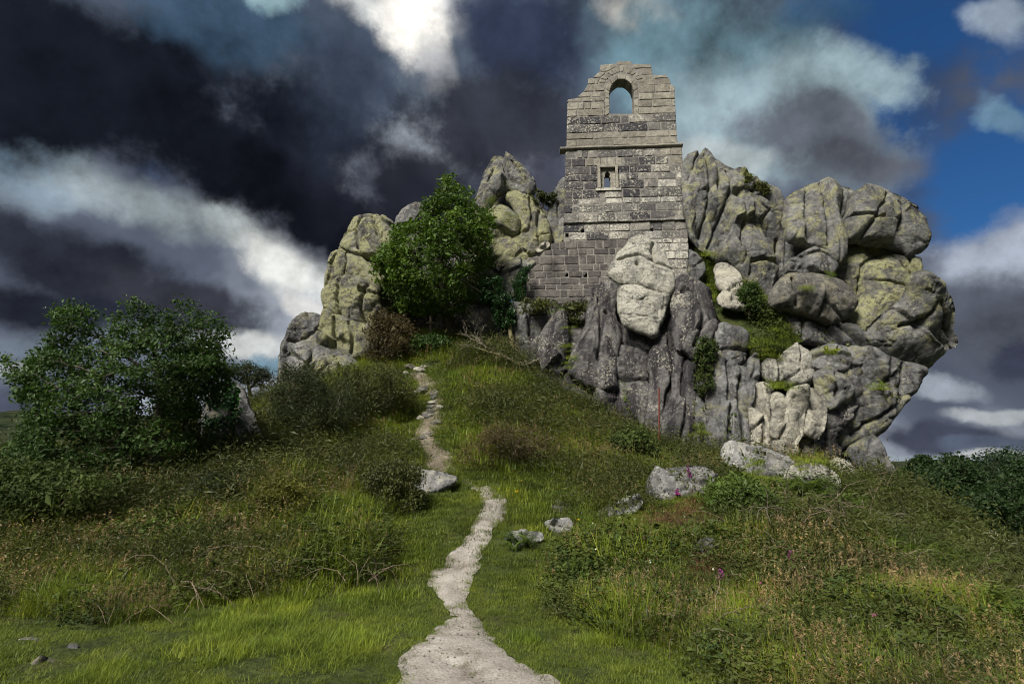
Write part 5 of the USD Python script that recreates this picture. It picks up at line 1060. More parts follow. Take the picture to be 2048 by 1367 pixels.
shrub('ivy_patch', 'bright ivy climbing in the middle of the turf ledge', 'ivy', [(1482, 572), (1500, 563), (1510, 580), (1518, 610), (1512, 625), (1495, 612), (1480, 592)], L_BRIGHT, 41, 0.08, 60, 40, thick=0.25, Y=19.0, spread=0.09)
shrub('ivy_patch', 'narrow trail of green creeper in the cleft right of the tall stained column', 'ivy', [(1402, 668), (1426, 682), (1432, 700), (1418, 740), (1422, 780), (1405, 795), (1394, 750), (1398, 706)], L_BRAMBLE, 42, 0.08, 80, 40, thick=0.3, Y=17.9, spread=0.08)
shrub('bramble_bush', 'bright yellow-green bramble mound over the flat-topped boulder', 'bush', [(1412, 1025), (1425, 982), (1460, 962), (1510, 964), (1545, 985), (1552, 1020), (1490, 1040)], L_BRIGHT, 43, 0.065, 210, 45, spread=0.11, extra=1500)
shrub('ivy_patch', 'tangle of plants along the foot of the lower chapel wall', 'plant', [(1040, 622), (1060, 604), (1110, 604), (1140, 610), (1172, 604), (1182, 625), (1165, 648), (1142, 644), (1118, 622), (1080, 628)], L_OLIVE, 44, 0.08, 110, 40, thick=0.3, Y=20.6, spread=0.1)
shrub('ivy_patch', 'ivy hanging over the left end of the lower chapel wall', 'ivy', [(1022, 600), (1030, 560), (1045, 530), (1060, 520), (1058, 545), (1048, 575), (1045, 605)], L_IVY, 45, 0.07, 60, 40, thick=0.2, Y=21.6, spread=0.09)
shrub('heather_clump', 'tiny heath clump on the skyline of the broad granite dome', 'plant', [(1486, 366), (1498, 352), (1508, 356), (1522, 368), (1545, 385), (1530, 392), (1505, 380)], L_OLIVE, 46, 0.08, 40, 40, thick=0.3, Y=21.0, spread=0.06)
shrub('heather_clump', 'tiny grassy clump on the dry ridge left of the tower', 'plant', [(1062, 398), (1075, 380), (1085, 388), (1108, 386), (1110, 405), (1080, 408)], L_OLIVE, 47, 0.09, 40, 40, thick=0.3, Y=23.2, spread=0.06)
shrub('bramble_bush', 'dense dark bush under the left edge of the large leafy tree', 'bush', [(-60, 1040), (-70, 960), (-20, 930), (40, 925), (110, 940), (190, 950), (230, 985), (180, 1020), (80, 1050)], L_BRAMBLE, 48, 0.07, 320, 50, spread=0.12, thick=0.9, extra=2500)
shrub('bramble_bush', 'dark bush in the hollow between leafy tree and standing rock', 'bush', [(330, 950), (335, 890), (360, 850), (395, 850), (405, 890), (395, 940), (365, 960)], L_BRAMBLE, 49, 0.07, 150, 45, spread=0.1, Y=13.0)

# ------------------------------------------------------------------ ivy on rock
def ivy_on(rocks, poly_px, n, size, seed, mat, parent_of, name, label, category, lift=0.05):
    """Leaves lying on whichever rock face is in front inside a pixel outline."""
    rng = np.random.default_rng(seed); P = Polygon(poly_px); pts, nr = [], []
    for v, f in rocks:
        a, b, c = v[f[:, 0]], v[f[:, 1]], v[f[:, 2]]; cr = np.cross(b - a, c - a); A = np.linalg.norm(cr, axis=1); nn = cr / (A[:, None] + 1e-12)
        x, y = to_px((a + b + c) / 3); ok = shapely.contains_xy(P, x, y) & (nn[:, 1] < -0.05)
        if ok.any(): pts.append(np.c_[a, b, c, nn, A[:, None]][ok])
    q = np.vstack(pts); k = rng.choice(len(q), n, p=q[:, 12] / q[:, 12].sum()); q = q[k]
    w = rng.dirichlet((1, 1, 1), n); cen = w[:, :1] * q[:, :3] + w[:, 1:2] * q[:, 3:6] + w[:, 2:] * q[:, 6:9]
    keep = noise(cen * 3.0, seed) > 0.3; cen, q = cen[keep], q[keep]
    cen = cen + q[:, 9:12] * lift * rng.uniform(0.2, 2.5, (len(cen), 1))
    m = leaves(cen, size, rng, 0.3, q[:, 9:12] * 2.0, 0.9)
    org = cen.mean(0); t = thing(name, label, category, org); put('foliage', m, mat, t, org, smooth=False, kind='stuff')
    st = MB()
    for _ in range(8):
        i = rng.integers(len(cen)); top = cen[i]; near = cen[np.argsort(np.linalg.norm(cen - top - np.array([0, 0, -0.5]), axis=1))[:1]]
        st.add(*tube(np.vstack([top, (top + near[0]) / 2 + rng.normal(0, .03, 3), near[0]]), 0.008, 4))
    put('creeping_stems', st.mesh(), BARK, t, org, kind='stuff')


ivy_on(ROCKS, [(412, 905), (415, 850), (420, 800), (440, 768), (462, 765), (478, 785), (482, 830), (470, 880), (462, 915)], 1300, 0.085, 51, L_IVY, None, 'ivy_patch', 'yellow-green ivy mat covering the left face of the standing rock', 'ivy')
ivy_on(ROCKS, [(1500, 905), (1510, 890), (1530, 893), (1528, 930), (1505, 935)], 160, 0.07, 52, L_OLIVE, None, 'ivy_patch', 'small hanging plant over the long smooth rock shelf', 'plant')
ivy_on(ROCKS, [(1240, 760), (1252, 770), (1262, 820), (1275, 850), (1262, 855), (1250, 810)], 150, 0.06, 53, L_BRAMBLE, None, 'ivy_patch', 'thin creeper on the stained column below the white block', 'ivy', 0.02)
ivy_on(ROCKS, [(1450, 830), (1470, 820), (1475, 850), (1460, 860)], 70, 0.07, 54, L_BRAMBLE, None, 'ivy_patch', 'little tuft growing in the grey column under the rock knob', 'plant', 0.03)
ivy_on(ROCKS, [(1625, 640), (1700, 690), (1690, 715), (1665, 708), (1640, 700)], 120, 0.08, 55, L_OLIVE, None, 'ivy_patch', 'dry grass tuft on the beds under the overhang', 'plant', 0.06)
ivy_on(ROCKS, [(1750, 765), (1785, 770), (1800, 790), (1790, 800), (1755, 780)], 120, 0.08, 56, L_OLIVE, None, 'ivy_patch', 'yellow-flecked tuft on the jutting wedge of rock', 'plant', 0.06)
ivy_on(ROCKS, [(1525, 755), (1560, 762), (1585, 770), (1570, 785), (1530, 780)], 160, 0.08, 57, L_OLIVE, None, 'ivy_patch', 'olive plants along the top of the pale columns', 'plant', 0.06)
ivy_on(ROCKS, [(1385, 790), (1410, 820), (1405, 880), (1390, 900), (1382, 850)], 160, 0.07, 58, L_OLIVE, None, 'ivy_patch', 'straggling plants low in the cleft behind the iron post', 'plant', 0.05)

# the ivy-wrapped dead stem left of the lower wall, with bare branches reaching left
t = tree('ivy_clad_stem', 'dead stem thickly wrapped in dark ivy beside the lower chapel wall', 'tree', [(958, 592), (962, 565), (985, 552), (1004, 558), (1012, 585), (1026, 612), (1027, 645), (1014, 658), (995, 642), (988, 616), (972, 606)], 20.9,
         [(1030, 740, 20.6), (1024, 690, 20.7), (1018, 640, 20.8), (1000, 600, 20.9), (985, 570, 20.9)], 0.45, 120, 44, 0.09, 0.085, L_IVY, 60, r0=0.07, bark=BARK_MOSSY, gap=0.3, gsize=0.6)


def bare(parent, org, pts, r0, r1, seed, twigs, tl, mat, name='limb'):
    """A bare limb through points, with forking twigs at its end half."""
    rng = np.random.default_rng(seed); p = np.asarray(pts, float); ln = resample(np.c_[p], 0.12, closed=False)
    ln[1:-1] += rng.normal(0, 0.014, ln[1:-1].shape)
    put(name, tube(ln, np.linspace(r0, r1, len(ln)), 7), mat, parent, org)
    mb = MB()

    def fork(a, d, L, r, dep):
        n = 4; q = [a]; dd = d
        for _ in range(n): dd = dd + rng.normal(0, 0.22, 3) + np.array([0, 0, 0.05]); dd /= np.linalg.norm(dd); q.append(q[-1] + dd * L / n)
        mb.add(*tube(q, np.linspace(r, r * 0.4, n + 1), 4, cap=False))
        if dep:
            for _ in range(rng.integers(2, 4)): fork(q[rng.integers(2, n + 1)], dd + rng.normal(0, 0.6, 3), L * 0.6, r * 0.55, dep - 1)
    for _ in range(twigs):
        k = rng.integers(int(len(ln) * 0.45), len(ln)); d = ln[k] - ln[max(k - 2, 0)]; d = d / np.linalg.norm(d) + rng.normal(0, 0.55, 3)
        fork(ln[k], d / np.linalg.norm(d), tl * rng.uniform(0.5, 1.2), max(r1 * 0.7, 0.007), 2)
    if mb.n: put('twigs', mb.mesh(), mat, parent, org, kind='stuff')


org = at(1056, 752, 19.9); t = thing('dead_tree', 'fallen-looking bare dead tree with mossy limbs on the slope under the grey boulders', 'dead tree', org)
bare(t, org, [at(1057, 762, 19.8), at(1056, 742, 19.8), at(1053, 728, 19.8)], 0.13, 0.10, 1, 0, 0, BARK_MOSSY, 'trunk')
bare(t, org, [at(1053, 730, 19.8), at(1030, 725, 19.6), at(1000, 708, 19.4), at(965, 690, 19.2), at(940, 677, 19.1)], 0.085, 0.03, 2, 9, 0.55, BARK_PALE)
bare(t, org, [at(1053, 732, 19.8), at(1035, 729, 19.5), at(1010, 715, 19.2), at(975, 702, 19.0), at(958, 697, 19.0)], 0.07, 0.025, 3, 5, 0.45, BARK_MOSSY)
bare(t, org, [at(1054, 728, 19.8), at(1045, 712, 19.8), at(1030, 696, 19.8)], 0.05, 0.02, 4, 3, 0.4, BARK_MOSSY)
bare(t, org, [at(1054, 730, 19.8), at(1070, 722, 19.7), at(1083, 716, 19.7), at(1093, 711, 19.7)], 0.07, 0.05, 5, 0, 0, BARK_PALE)
org = at(945, 690, 21.2); t = thing('dead_branches', 'pale leafless branches reaching left from the ivy-wrapped stem', 'dead branch', org)
bare(t, org, [at(985, 600, 20.9), at(962, 585, 20.7), at(945, 572, 20.6), at(930, 562, 20.6), at(912, 552, 20.5)], 0.045, 0.015, 7, 8, 0.6, BARK_PALE)
bare(t, org, [at(990, 590, 20.9), at(975, 570, 20.9), at(962, 553, 20.9), at(955, 540, 20.9)], 0.035, 0.012, 8, 7, 0.6, BARK_PALE)
bare(t, org, [at(955, 690, 21.0), at(950, 665, 21.0), at(956, 640, 21.0)], 0.03, 0.012, 9, 8, 0.5, BARK_PALE)

# ------------------------------------------------------------------ grasses and undergrowth: clumps repeated over the ground
def blades(n, radius, h0, h1, width, lean, rng, segs=3, droop=0.5):
    mb_v, mb_f = [], []
    r = radius * np.sqrt(rng.random(n)); a = rng.uniform(0, 2 * np.pi, n)
    base = np.c_[r * np.cos(a), r * np.sin(a), np.full(n, -0.03)]
    h = rng.uniform(h0, h1, n); da = rng.uniform(0, 2 * np.pi, n); ln = np.abs(rng.normal(0, lean, n))
    dirx = np.c_[np.cos(da), np.sin(da), np.zeros(n)]; side = np.c_[-np.sin(da), np.cos(da), np.zeros(n)]
    sw = side * (width * rng.uniform(0.6, 1.3, n))[:, None] * 0.5
    P = []
    for k in range(segs + 1):
        t = k / segs
        p = base + dirx * (h * ln * t ** 1.6)[:, None] + np.array([0, 0, 1.0]) * (h * (t - droop * np.minimum(ln, 1.2) * 0.45 * t * t))[:, None]
        P.append(p)
    V = []
    for k in range(segs): V += [P[k] - sw * (1 - 0.75 * k / segs), P[k] + sw * (1 - 0.75 * k / segs)]
    V.append(P[segs])
    v = np.stack(V, 1); m = v.shape[1]; f = []
    for k in range(segs - 1): f += [[2 * k, 2 * k + 1, 2 * k + 3], [2 * k, 2 * k + 3, 2 * k + 2]]
    f.append([2 * segs - 2, 2 * segs - 1, 2 * segs])
    f = np.array(f)
    return v.reshape(-1, 3), (np.arange(n)[:, None, None] * m + f[None]).reshape(-1, 3), P[segs]


def seed_heads(tips, rng, L, w):
    """Feathery seed heads: small slips round the top of each stem."""
    c = np.repeat(tips, 7, 0) + np.c_[rng.normal(0, w, (len(tips) * 7, 2)), -rng.uniform(0, L, len(tips) * 7)]
    return leaves(c, L * 0.32, rng, 0.0, None, 0.35)


def join(*ms):
    mb = MB()
    for v, f in ms: mb.add(v, f)
    return mb.mesh()


def bramble_clump(rng, radius, h, n, size):
    a = rng.uniform(0, 2 * np.pi, n); r = radius * np.sqrt(rng.random(n)); z = h * (1 - (r / radius) ** 2 * 0.75) * rng.uniform(0.25, 1.05, n)
    c = np.c_[r * np.cos(a), r * np.sin(a), z]
    # leaves in threes
    c3 = np.repeat(c, 3, 0) + rng.normal(0, size * 0.45, (n * 3, 3)) * [1, 1, 0.4]
    return leaves(c3, size, rng, 1.6, None, 0.75)


def stems_clump(rng, radius, n, L, r):
    mb = MB()
    for _ in range(n):
        a = rng.uniform(0, 2 * np.pi); p = np.array([radius * rng.uniform(-.7, .7), radius * rng.uniform(-.7, .7), 0.0]); d = np.array([math.cos(a), math.sin(a), rng.uniform(0.5, 1.6)]); q = [p]
        for _k in range(5): d = d / np.linalg.norm(d); q.append(q[-1] + d * L / 5 * rng.uniform(0.8, 1.2)); d = d + np.array([0, 0, -0.42]) + rng.normal(0, 0.16, 3)
        mb.add(*tube(q, np.linspace(r, r * 0.4, 6), 3, cap=False))
    return mb.mesh()


def frond(rng, L):
    """A bracken frond: arching stalk, paired leaflets that shrink towards the tip."""
    mb = MB(); n = 13; a = rng.uniform(0, 2 * np.pi); d = np.array([math.cos(a), math.sin(a), 0]); s = np.array([-d[1], d[0], 0])
    t = np.linspace(0, 1, n + 1); ar = rng.uniform(0.45, 0.75)
    P = d * (L * ar * t ** 1.4)[:, None] + np.array([0, 0, 1.0]) * (L * (0.85 * t - 0.42 * t ** 2.6))[:, None]
    mb.add(*tube(P, np.linspace(0.006, 0.002, n + 1), 3, cap=False))
    for k in range(3, n + 1):
        w = L * 0.34 * (1 - ((k - 3) / (n - 2)) ** 1.2) + 0.015
        for sg in (-1, 1):
            tip = P[k] + s * sg * w + d * w * 0.35 + np.array([0, 0, -0.25 * w + rng.normal(0, 0.01)])
            fw = d * w * 0.16
            mid = (P[k] + tip) / 2 + np.array([0, 0, 0.04 * w])
            # a leaflet of five slips
            v = [P[k]]; f = []
            for j in range(4):
                q = P[k] + (tip - P[k]) * (j / 4); q2 = P[k] + (tip - P[k]) * ((j + 0.85) / 4); e = fw * (1.1 - j * 0.22)
                b = len(v); v += [q, q2, q + e + (tip - P[k]) * 0.06, q - e * 0.8 + (tip - P[k]) * 0.06]; f += [[b, b + 1, b + 2], [b, b + 3, b + 1]]
            mb.add(v, f)
    return mb.mesh()


def scatter(name, label, category, protos, pos, scale, seed, tilt=0.1):
    """PROTOS: (mesh, material). One object of kind stuff made of repeats."""
    rng = np.random.default_rng(seed); pos = np.asarray(pos, float)
    pi = UsdGeom.PointInstancer.Define(stage, fresh('/World', name)); path = str(pi.GetPath())
    for k, (m, mat) in enumerate(protos):
        pp = f'{path}/clump_{k:03d}'
        usdkit.mesh(stage, pp, m, mat, smooth=False); pi.CreatePrototypesRel().AddTarget(pp)
    n = len(pos); a = rng.uniform(0, np.pi, n); tx, ty = rng.normal(0, tilt, n), rng.normal(0, tilt, n)
    q = np.stack([np.cos(a), tx * 0.5, ty * 0.5, np.sin(a)], 1); q /= np.linalg.norm(q, axis=1, keepdims=True)
    pi.CreatePositionsAttr(Vt.Vec3fArray.FromNumpy(pos.astype(np.float32)))
    pi.CreateProtoIndicesAttr(Vt.IntArray.FromNumpy(rng.integers(0, len(protos), n).astype(np.int32)))
    pi.CreateOrientationsAttr(Vt.QuathArray([Gf.Quath(float(w), float(x), float(y), float(z)) for w, x, y, z in q]))
    sc = np.asarray(scale, float) * np.exp(rng.normal(0, 0.18, n)); pi.CreateScalesAttr(Vt.Vec3fArray.FromNumpy(np.stack([sc] * 3, 1).astype(np.float32)))
    tag(pi, label, category, kind='stuff')


def spots_on(n, y0, y1, seed, xpad=1.0, power=1.0):
    """Ground positions thinning out with distance."""
    rng = np.random.default_rng(seed); u = rng.random(n)
    Y = (y0 ** (2 - power) + u * (y1 ** (2 - power) - y0 ** (2 - power))) ** (1 / (2 - power))
    X = rng.uniform(-1, 1, n) * (0.93 * Y + xpad)
    return np.c_[X, Y, ground(X, Y)]


LAWN_PX = Polygon([(-400, 1228), (0, 1228), (250, 1240), (420, 1212), (600, 1178), (700, 1148), (742, 1100), (745, 1045), (800, 1030), (870, 1000), (905, 965), (880, 925), (850, 900), (832, 840), (830, 790), (800, 745), (830, 715), (900, 720), (895, 800), (910, 870), (935, 915), (985, 940),
                   (1080, 940), (1190, 975), (1190, 1000), (1110, 1020), (1090, 1060), (1120, 1110), (1100, 1170), (1160, 1235), (1290, 1290), (1420, 1330), (1520, 1420), (1700, 1700), (-900, 1700)])
SCRUB_L = Polygon([(-600, 1235), (0, 1225), (250, 1238), (420, 1210), (600, 1176), (700, 1146), (742, 1100), (740, 1000), (700, 930), (560, 880), (400, 920), (200, 960), (-600, 960)])
SCRUB_R = Polygon([(1300, 985), (1420, 960), (1600, 955), (1700, 940), (1820, 985), (2048, 1150), (2700, 1300), (2700, 1700), (1700, 1700), (1540, 1420), (1430, 1330), (1300, 1290), (1170, 1235), (1105, 1170), (1125, 1110), (1160, 1050), (1220, 1030)])
FERN_R = Polygon([(1560, 985), (1700, 965), (1830, 985), (1960, 1070), (2120, 1180), (2300, 1300), (2000, 1260), (1860, 1170), (1760, 1100), (1660, 1060)])


def inside(P, pos, wob=40, seed=1):
    x, y = to_px(pos); w = wob * (noise(pos * 1.3, seed) - 0.5) * 2
    return shapely.contains_xy(P, x + w, y + w * 0.4)


def off_path(pos, margin=0.0): return ~shapely.contains_xy(PATHS.buffer(-margin) if margin else PATHS, pos[:, 0], pos[:, 1])


ROCK_BASE = cKDTree(np.vstack([v[::9] for v, f in ROCKS]))
def clear(pos, d=0.10): return ROCK_BASE.query(pos + [0, 0, 0.05])[0] > d


rg = np.random.default_rng(2)
P_LAWN = [(blades(170, 0.20, 0.02, 0.06, 0.006, 1.0, rg)[:2], G_LAWN) for _ in range(4)]
P_EDGE = [(blades(45, 0.11, 0.025, 0.075, 0.006, 1.0, rg)[:2], G_LAWN) for _ in range(3)]
P_TUFT = [(blades(130, 0.22, 0.05, 0.16, 0.007, 0.9, rg)[:2], G_LONG) for _ in range(4)]
P_TALL = [(blades(110, 0.22, 0.14, 0.38, 0.0075, 0.75, rg, 4)[:2], G_LONG) for _ in range(4)]


def dry(n, h0, h1):
    v, f, tips = blades(n, 0.22, h0, h1, 0.0042, 0.42, rg, 4, 0.4)
    return join((v, f), seed_heads(tips, rg, 0.07, 0.006))


P_DRY = [(dry(22, 0.22, 0.48), G_DRY) for _ in range(4)]
P_WISP = [(dry(16, 0.14, 0.3), G_DRY) for _ in range(3)]
P_BRAM = [(bramble_clump(rg, 0.34, 0.26, 90, 0.033), L_BRAMBLE) for _ in range(5)]
P_BRAMB = [(bramble_clump(rg, 0.28, 0.26, 65, 0.036), L_BRIGHT) for _ in range(3)]
P_STEM = [(stems_clump(rg, 0.4, 12, 0.85, 0.0045), TWIG) for _ in range(4)]
P_RED = [(join(blades(60, 0.25, 0.08, 0.25, 0.006, 0.9, rg)[:2], stems_clump(rg, 0.25, 10, 0.4, 0.003)), G_RED) for _ in range(3)]
P_FERN = [(join(*[frond(rg, rg.uniform(0.4, 0.72)) for _ in range(6)]), L_FERN) for _ in range(5)]
P_HEATH = [(leaves(np.c_[rg.normal(0, .20, (620, 2)), np.abs(rg.normal(0.07, .09, 620))], 0.034, rg, 0.8, None, 0.3), L_OLIVE) for _ in range(3)]

pos = spots_on(52000, 3.6, 24, 1, 1.0, 1.25)
lawn, sl, sr, fr = inside(LAWN_PX, pos, 18), inside(SCRUB_L, pos), inside(SCRUB_R, pos), inside(FERN_R, pos, 30)
okp, okr = off_path(pos, 0.06), clear(pos)
nz = noise(pos * 0.8, 40) * 0.6 + noise(pos * 2.1, 41) * 0.4; r = rg.random(len(pos))
dist = pos[:, 1]; grow = np.clip(dist / 8, 0.8, 1.9)
bare_lawn = (noise(pos * 1.7, 44) * 0.65 + noise(pos * 4.2, 45) * 0.35) > 0.63
# low growth only, just in front of the stones and beside the upper path
low = np.zeros(len(pos), bool)
for cx, cy, w, dp in OPEN: low |= (np.abs(pos[:, 0] - cx * pos[:, 1] / cy) < w) & (pos[:, 1] > cy - dp) & (pos[:, 1] < cy + 0.3)
low |= shapely.contains_xy(path_polys[1].buffer(0.7), pos[:, 0], pos[:, 1]) | shapely.contains_xy(path_polys[0].buffer(0.3), pos[:, 0], pos[:, 1])
short = lawn | low
NEARP = shapely.contains_xy(unary_union([path_polys[0].buffer(0.4), path_polys[1].buffer(0.35)]), pos[:, 0], pos[:, 1])
m = short & okp & okr & ~(bare_lawn & (r < 0.85)); scatter('short_grass', 'short green trodden turf on both sides of the sandy path', 'grass', P_LAWN, pos[m], grow[m] * np.where(NEARP[m], 0.6, 1.0), 101)
scrub = (sl | sr) & okr & okp & ~low
slope = ~lawn & ~sl & ~sr & okp & okr & ~low
edge = lawn & ~low & okp & okr & (nz > 0.55) & (r < 0.2)
XQ = to_px(pos)[0]
mound = 0.55 + 0.95 * noise(pos * 0.75, 54)
n1, n2, n3 = noise(pos * 1.1, 47) * 0.6 + noise(pos * 2.7, 46) * 0.4, noise(pos * 0.7, 48), noise(pos * 0.9, 50)
m = (slope & (r < 0.70)) | edge | (scrub & (r < 0.26)); scatter('rough_grass', 'rough tufted grass over the slopes of the mound', 'grass', P_TUFT, pos[m], grow[m] * np.where(slope[m], 1.0, 0.9), 102)
m = (scrub & ~fr & (((nz > 0.42) & (r > 0.26) & (r < 0.44)) | (sr & (XQ < 1480) & (r > 0.69) & (r < 0.74)))) | (slope & (nz > 0.58) & (r > 0.88)); scatter('tall_grass', 'tall green grass tussocks in the scrub left and right of the path', 'grass', P_TALL, pos[m], np.clip(grow[m], 0.8, 1.2) * mound[m], 103)
m = (scrub & ~fr & (n1 > 0.46) & (r > 0.44) & (r < 0.535)) | (slope & (pos[:, 0] > 1.0) & (n2 > 0.50) & (r > 0.80) & (r < 0.86)); scatter('dry_grass', 'straw-coloured seeding grass stems in the scrub', 'dry grass', P_DRY, pos[m], np.clip(grow[m], 0.75, 1.1), 104)
m = slope & (noise(pos * 0.9, 49) > 0.45) & (r > 0.70) & (r < 0.79); scatter('dry_grass', 'thin bleached grass stems sprinkled over the slope', 'dry grass', P_WISP, pos[m], grow[m] * 0.9, 105)
m = scrub & ~fr & (nz < 0.54) & (r > 0.535) & (r < np.where(XQ < 1480, np.where(sr, 0.69, 0.77), 0.75)); scatter('undergrowth', 'dark bramble and nettle leaves covering the scrub', 'brambles', P_BRAM, pos[m], np.clip(grow[m], 0.8, 1.25) * mound[m], 106)
m = scrub & (n3 > 0.50) & (r > 0.77) & (r < 0.83); scatter('undergrowth', 'paler yellow-green bramble shoots among the scrub', 'brambles', P_BRAMB, pos[m], np.clip(grow[m], 0.8, 1.2), 107)
m = scrub & (noise(pos * 0.8, 51) > 0.50) & (r > 0.89) & (r < 0.902); scatter('dead_stems', 'arching dead bramble stems tangled through the scrub', 'dead stems', P_STEM, pos[m], np.clip(grow[m], 0.8, 1.1), 108)
m = scrub & (noise(pos * 1.4, 53) > 0.42) & ((r > 0.95) | ((r > 0.83) & (r < 0.89))); scatter('heather', 'olive-brown low heath plants in the scrub', 'heather', P_HEATH, pos[m], grow[m] * 1.2, 114)
xq, yq = to_px(pos); redz = np.minimum(np.hypot((xq - 1420) / 130, (yq - 1090) / 110), np.hypot((xq - 1385) / 60, (yq - 985) / 40))
m = sr & okr & (redz < 1) & (r > 0.3) & (r < 0.42); scatter('red_stems', 'reddish withered stems round the lichened rock in the brambles', 'withered stems', P_RED, pos[m], np.clip(grow[m], 0.8, 1.2), 109)
fp = spots_on(16000, 6, 19, 3, 1.5, 1.0); fp = fp[inside(FERN_R, fp, 30, 6) & clear(fp)]; fp = fp[np.random.default_rng(4).random(len(fp)) < 0.55]
extra = [drop(x, y) for x, y in [(1440, 970), (1560, 960), (1580, 990), (1600, 985), (1020, 1085), (1040, 1092), (1060, 1095), (1030, 1100), (1400, 1010), (1500, 1000), (1540, 985), (1420, 1180), (1330, 1110)]]
scatter('bracken', 'deep green bracken fronds down the right flank of the mound', 'bracken', P_FERN, np.vstack([fp, extra]), np.clip(np.r_[fp[:, 1], np.full(len(extra), 9)] / 13, 0.6, 1.1), 110, 0.15)
m = slope & (noise(pos * 0.6, 52) > 0.55) & (r > 0.30) & (r < 0.42); scatter('heather', 'olive-brown heath plants dotted over the slope', 'heather', P_HEATH, pos[m], grow[m] * 1.1, 111)

_q = np.random.default_rng(9); _b = []
for _P in path_polys:
    _e = resample(np.asarray(_P.exterior.coords)[:-1], 0.018); _e = _e[_e[:, 1] > 3.6]; _o = _e + _q.normal(0, 0.10, _e.shape); _b.append(np.c_[_o, ground(_o[:, 0], _o[:, 1])])
_b = np.vstack(_b); _b = _b[(noise(_b * 2.4, 61) > 0.3) & clear(_b)]
scatter('short_grass', 'turf creeping over the edges of the path', 'grass', P_EDGE, _b, np.clip(_b[:, 1] / 8, 1.0, 1.5), 116)
tp = np.array([drop(x + rg.normal(0, sx), y + rg.normal(0, sy)) for x, y, sx, sy, n in [(835, 1325, 22, 10, 26), (945, 1345, 18, 9, 14), (920, 1245, 22, 7, 16), (880, 1215, 14, 12, 8), (1075, 1335, 14, 5, 9), (905, 1290, 40, 14, 7), (1000, 1350, 40, 8, 5), (960, 1190, 10, 18, 5), (868, 1150, 10, 10, 6), (958, 1000, 6, 10, 8)] for _ in range(n)])
scatter('short_grass', 'grass tufts standing in the worn sand of the path', 'grass', P_LAWN, tp, np.full(len(tp), 0.75), 115)

foot = resample(np.array([(1075, 765), (1130, 803), (1180, 835), (1250, 873), (1320, 905), (1400, 932), (1450, 955)], float), 4, closed=False)
fb = np.array([drop(x + rg.normal(0, 8), y + rg.normal(2, 7)) for x, y in np.repeat(foot, 2, 0)])
scatter('undergrowth', 'brambles and long grass crowding the foot of the stained columns', 'brambles', P_BRAM[:3] + P_TUFT[:2] + P_HEATH[:1], fb, np.full(len(fb), 1.25), 117)

# grass on the turf ledge and in cracks
def on_mesh(mesh, n, seed):
    v, f = mesh; rng = np.random.default_rng(seed); a, b, c = v[f[:, 0]], v[f[:, 1]], v[f[:, 2]]; cr = np.cross(b - a, c - a); A = np.linalg.norm(cr, axis=1) * (cr[:, 1] < 0)
    k = rng.choice(len(f), n, p=A / A.sum()); w = rng.dirichlet((1, 1, 1), n); return w[:, :1] * a[k] + w[:, 1:2] * b[k] + w[:, 2:] * c[k]


lp = on_mesh(LEDGE, 900, 5); lp = lp[noise(lp * 1.5, 60) > 0.36]
scatter('rough_grass', 'tufted grass rooted on the steep turf ledge', 'grass', P_TUFT + P_TUFT + P_BRAM[:2], lp[:430], np.full(430, 1.15), 112, 0.2)
cr_pts = []
for x, y, n in [(1420, 500, 4), (1130, 690, 6), (1140, 720, 5), (1100, 615, 5), (1545, 770, 5), (1575, 775, 5), (1665, 700, 5), (1760, 775, 5), (1400, 860, 6), (1390, 900, 6), (1600, 920, 6), (1640, 915, 6), (1690, 500, 0), (1616, 570, 3), (1650, 545, 2), (1500, 925, 5), (1310, 880, 4), (985, 395, 4), (1020, 430, 3), (1150, 655, 4), (1500, 350, 4)]:
    d = ray(x, y)
    for j in range(n):
        q = at(x + rg.normal(0, 8), y + rg.normal(0, 5), np.arange(14, 25, 0.05)); dd = ROCK_BASE.query(q)[0]
        k = np.argmax(dd < 0.16); cr_pts.append(q[k] + [0, -0.02, -0.05])
scatter('rough_grass', 'grass tufts growing from cracks in the crag', 'grass', P_TUFT, np.array(cr_pts), np.full(len(cr_pts), 0.9), 113, 0.2)

# ------------------------------------------------------------------ small things
WOOD = bark_material('weathered_wood', (0.09, 0.07, 0.05), (0.20, 0.165, 0.12))
RUST = bark_material('rusty_iron', (0.07, 0.022, 0.018), (0.13, 0.045, 0.035))


def plank(a, b, w, d, rng, n=5):
    """A hewn timber between two points, its faces and ends slightly uneven."""
    a, b = np.asarray(a, float), np.asarray(b, float); t = (b - a) / np.linalg.norm(b - a)
    s = np.cross(t, [0, 1, 0]) if abs(t[1]) < 0.9 else np.array([1.0, 0, 0]); s /= np.linalg.norm(s); u = np.cross(t, s); c = 0.18
    sec = np.array([(-1, -1 + c), (-1 + c, -1), (1 - c, -1), (1, -1 + c), (1, 1 - c), (1 - c, 1), (-1 + c, 1), (-1, 1 - c)]) * [w / 2, d / 2]
    v = np.vstack([a + (b - a) * k / n + (sec[:, :1] * s + sec[:, 1:] * u) * rng.uniform(0.93, 1.05) + rng.normal(0, 0.003, (8, 3)) for k in range(n + 1)])
    i, j = np.meshgrid(np.arange(n), np.arange(8), indexing='ij'); jn = (j + 1) % 8
    q = np.stack([i * 8 + j, i * 8 + jn, (i + 1) * 8 + jn, (i + 1) * 8 + j], -1).reshape(-1, 4)
    cap = [[0, k + 1, k] for k in range(1, 7)] + [[n * 8, n * 8 + k, n * 8 + k + 1] for k in range(1, 7)]
    f = np.vstack([q[:, [0, 1, 2]], q[:, [0, 2, 3]], cap])
    m = trimesh.Trimesh(v, f, process=False); m.fix_normals(); return m


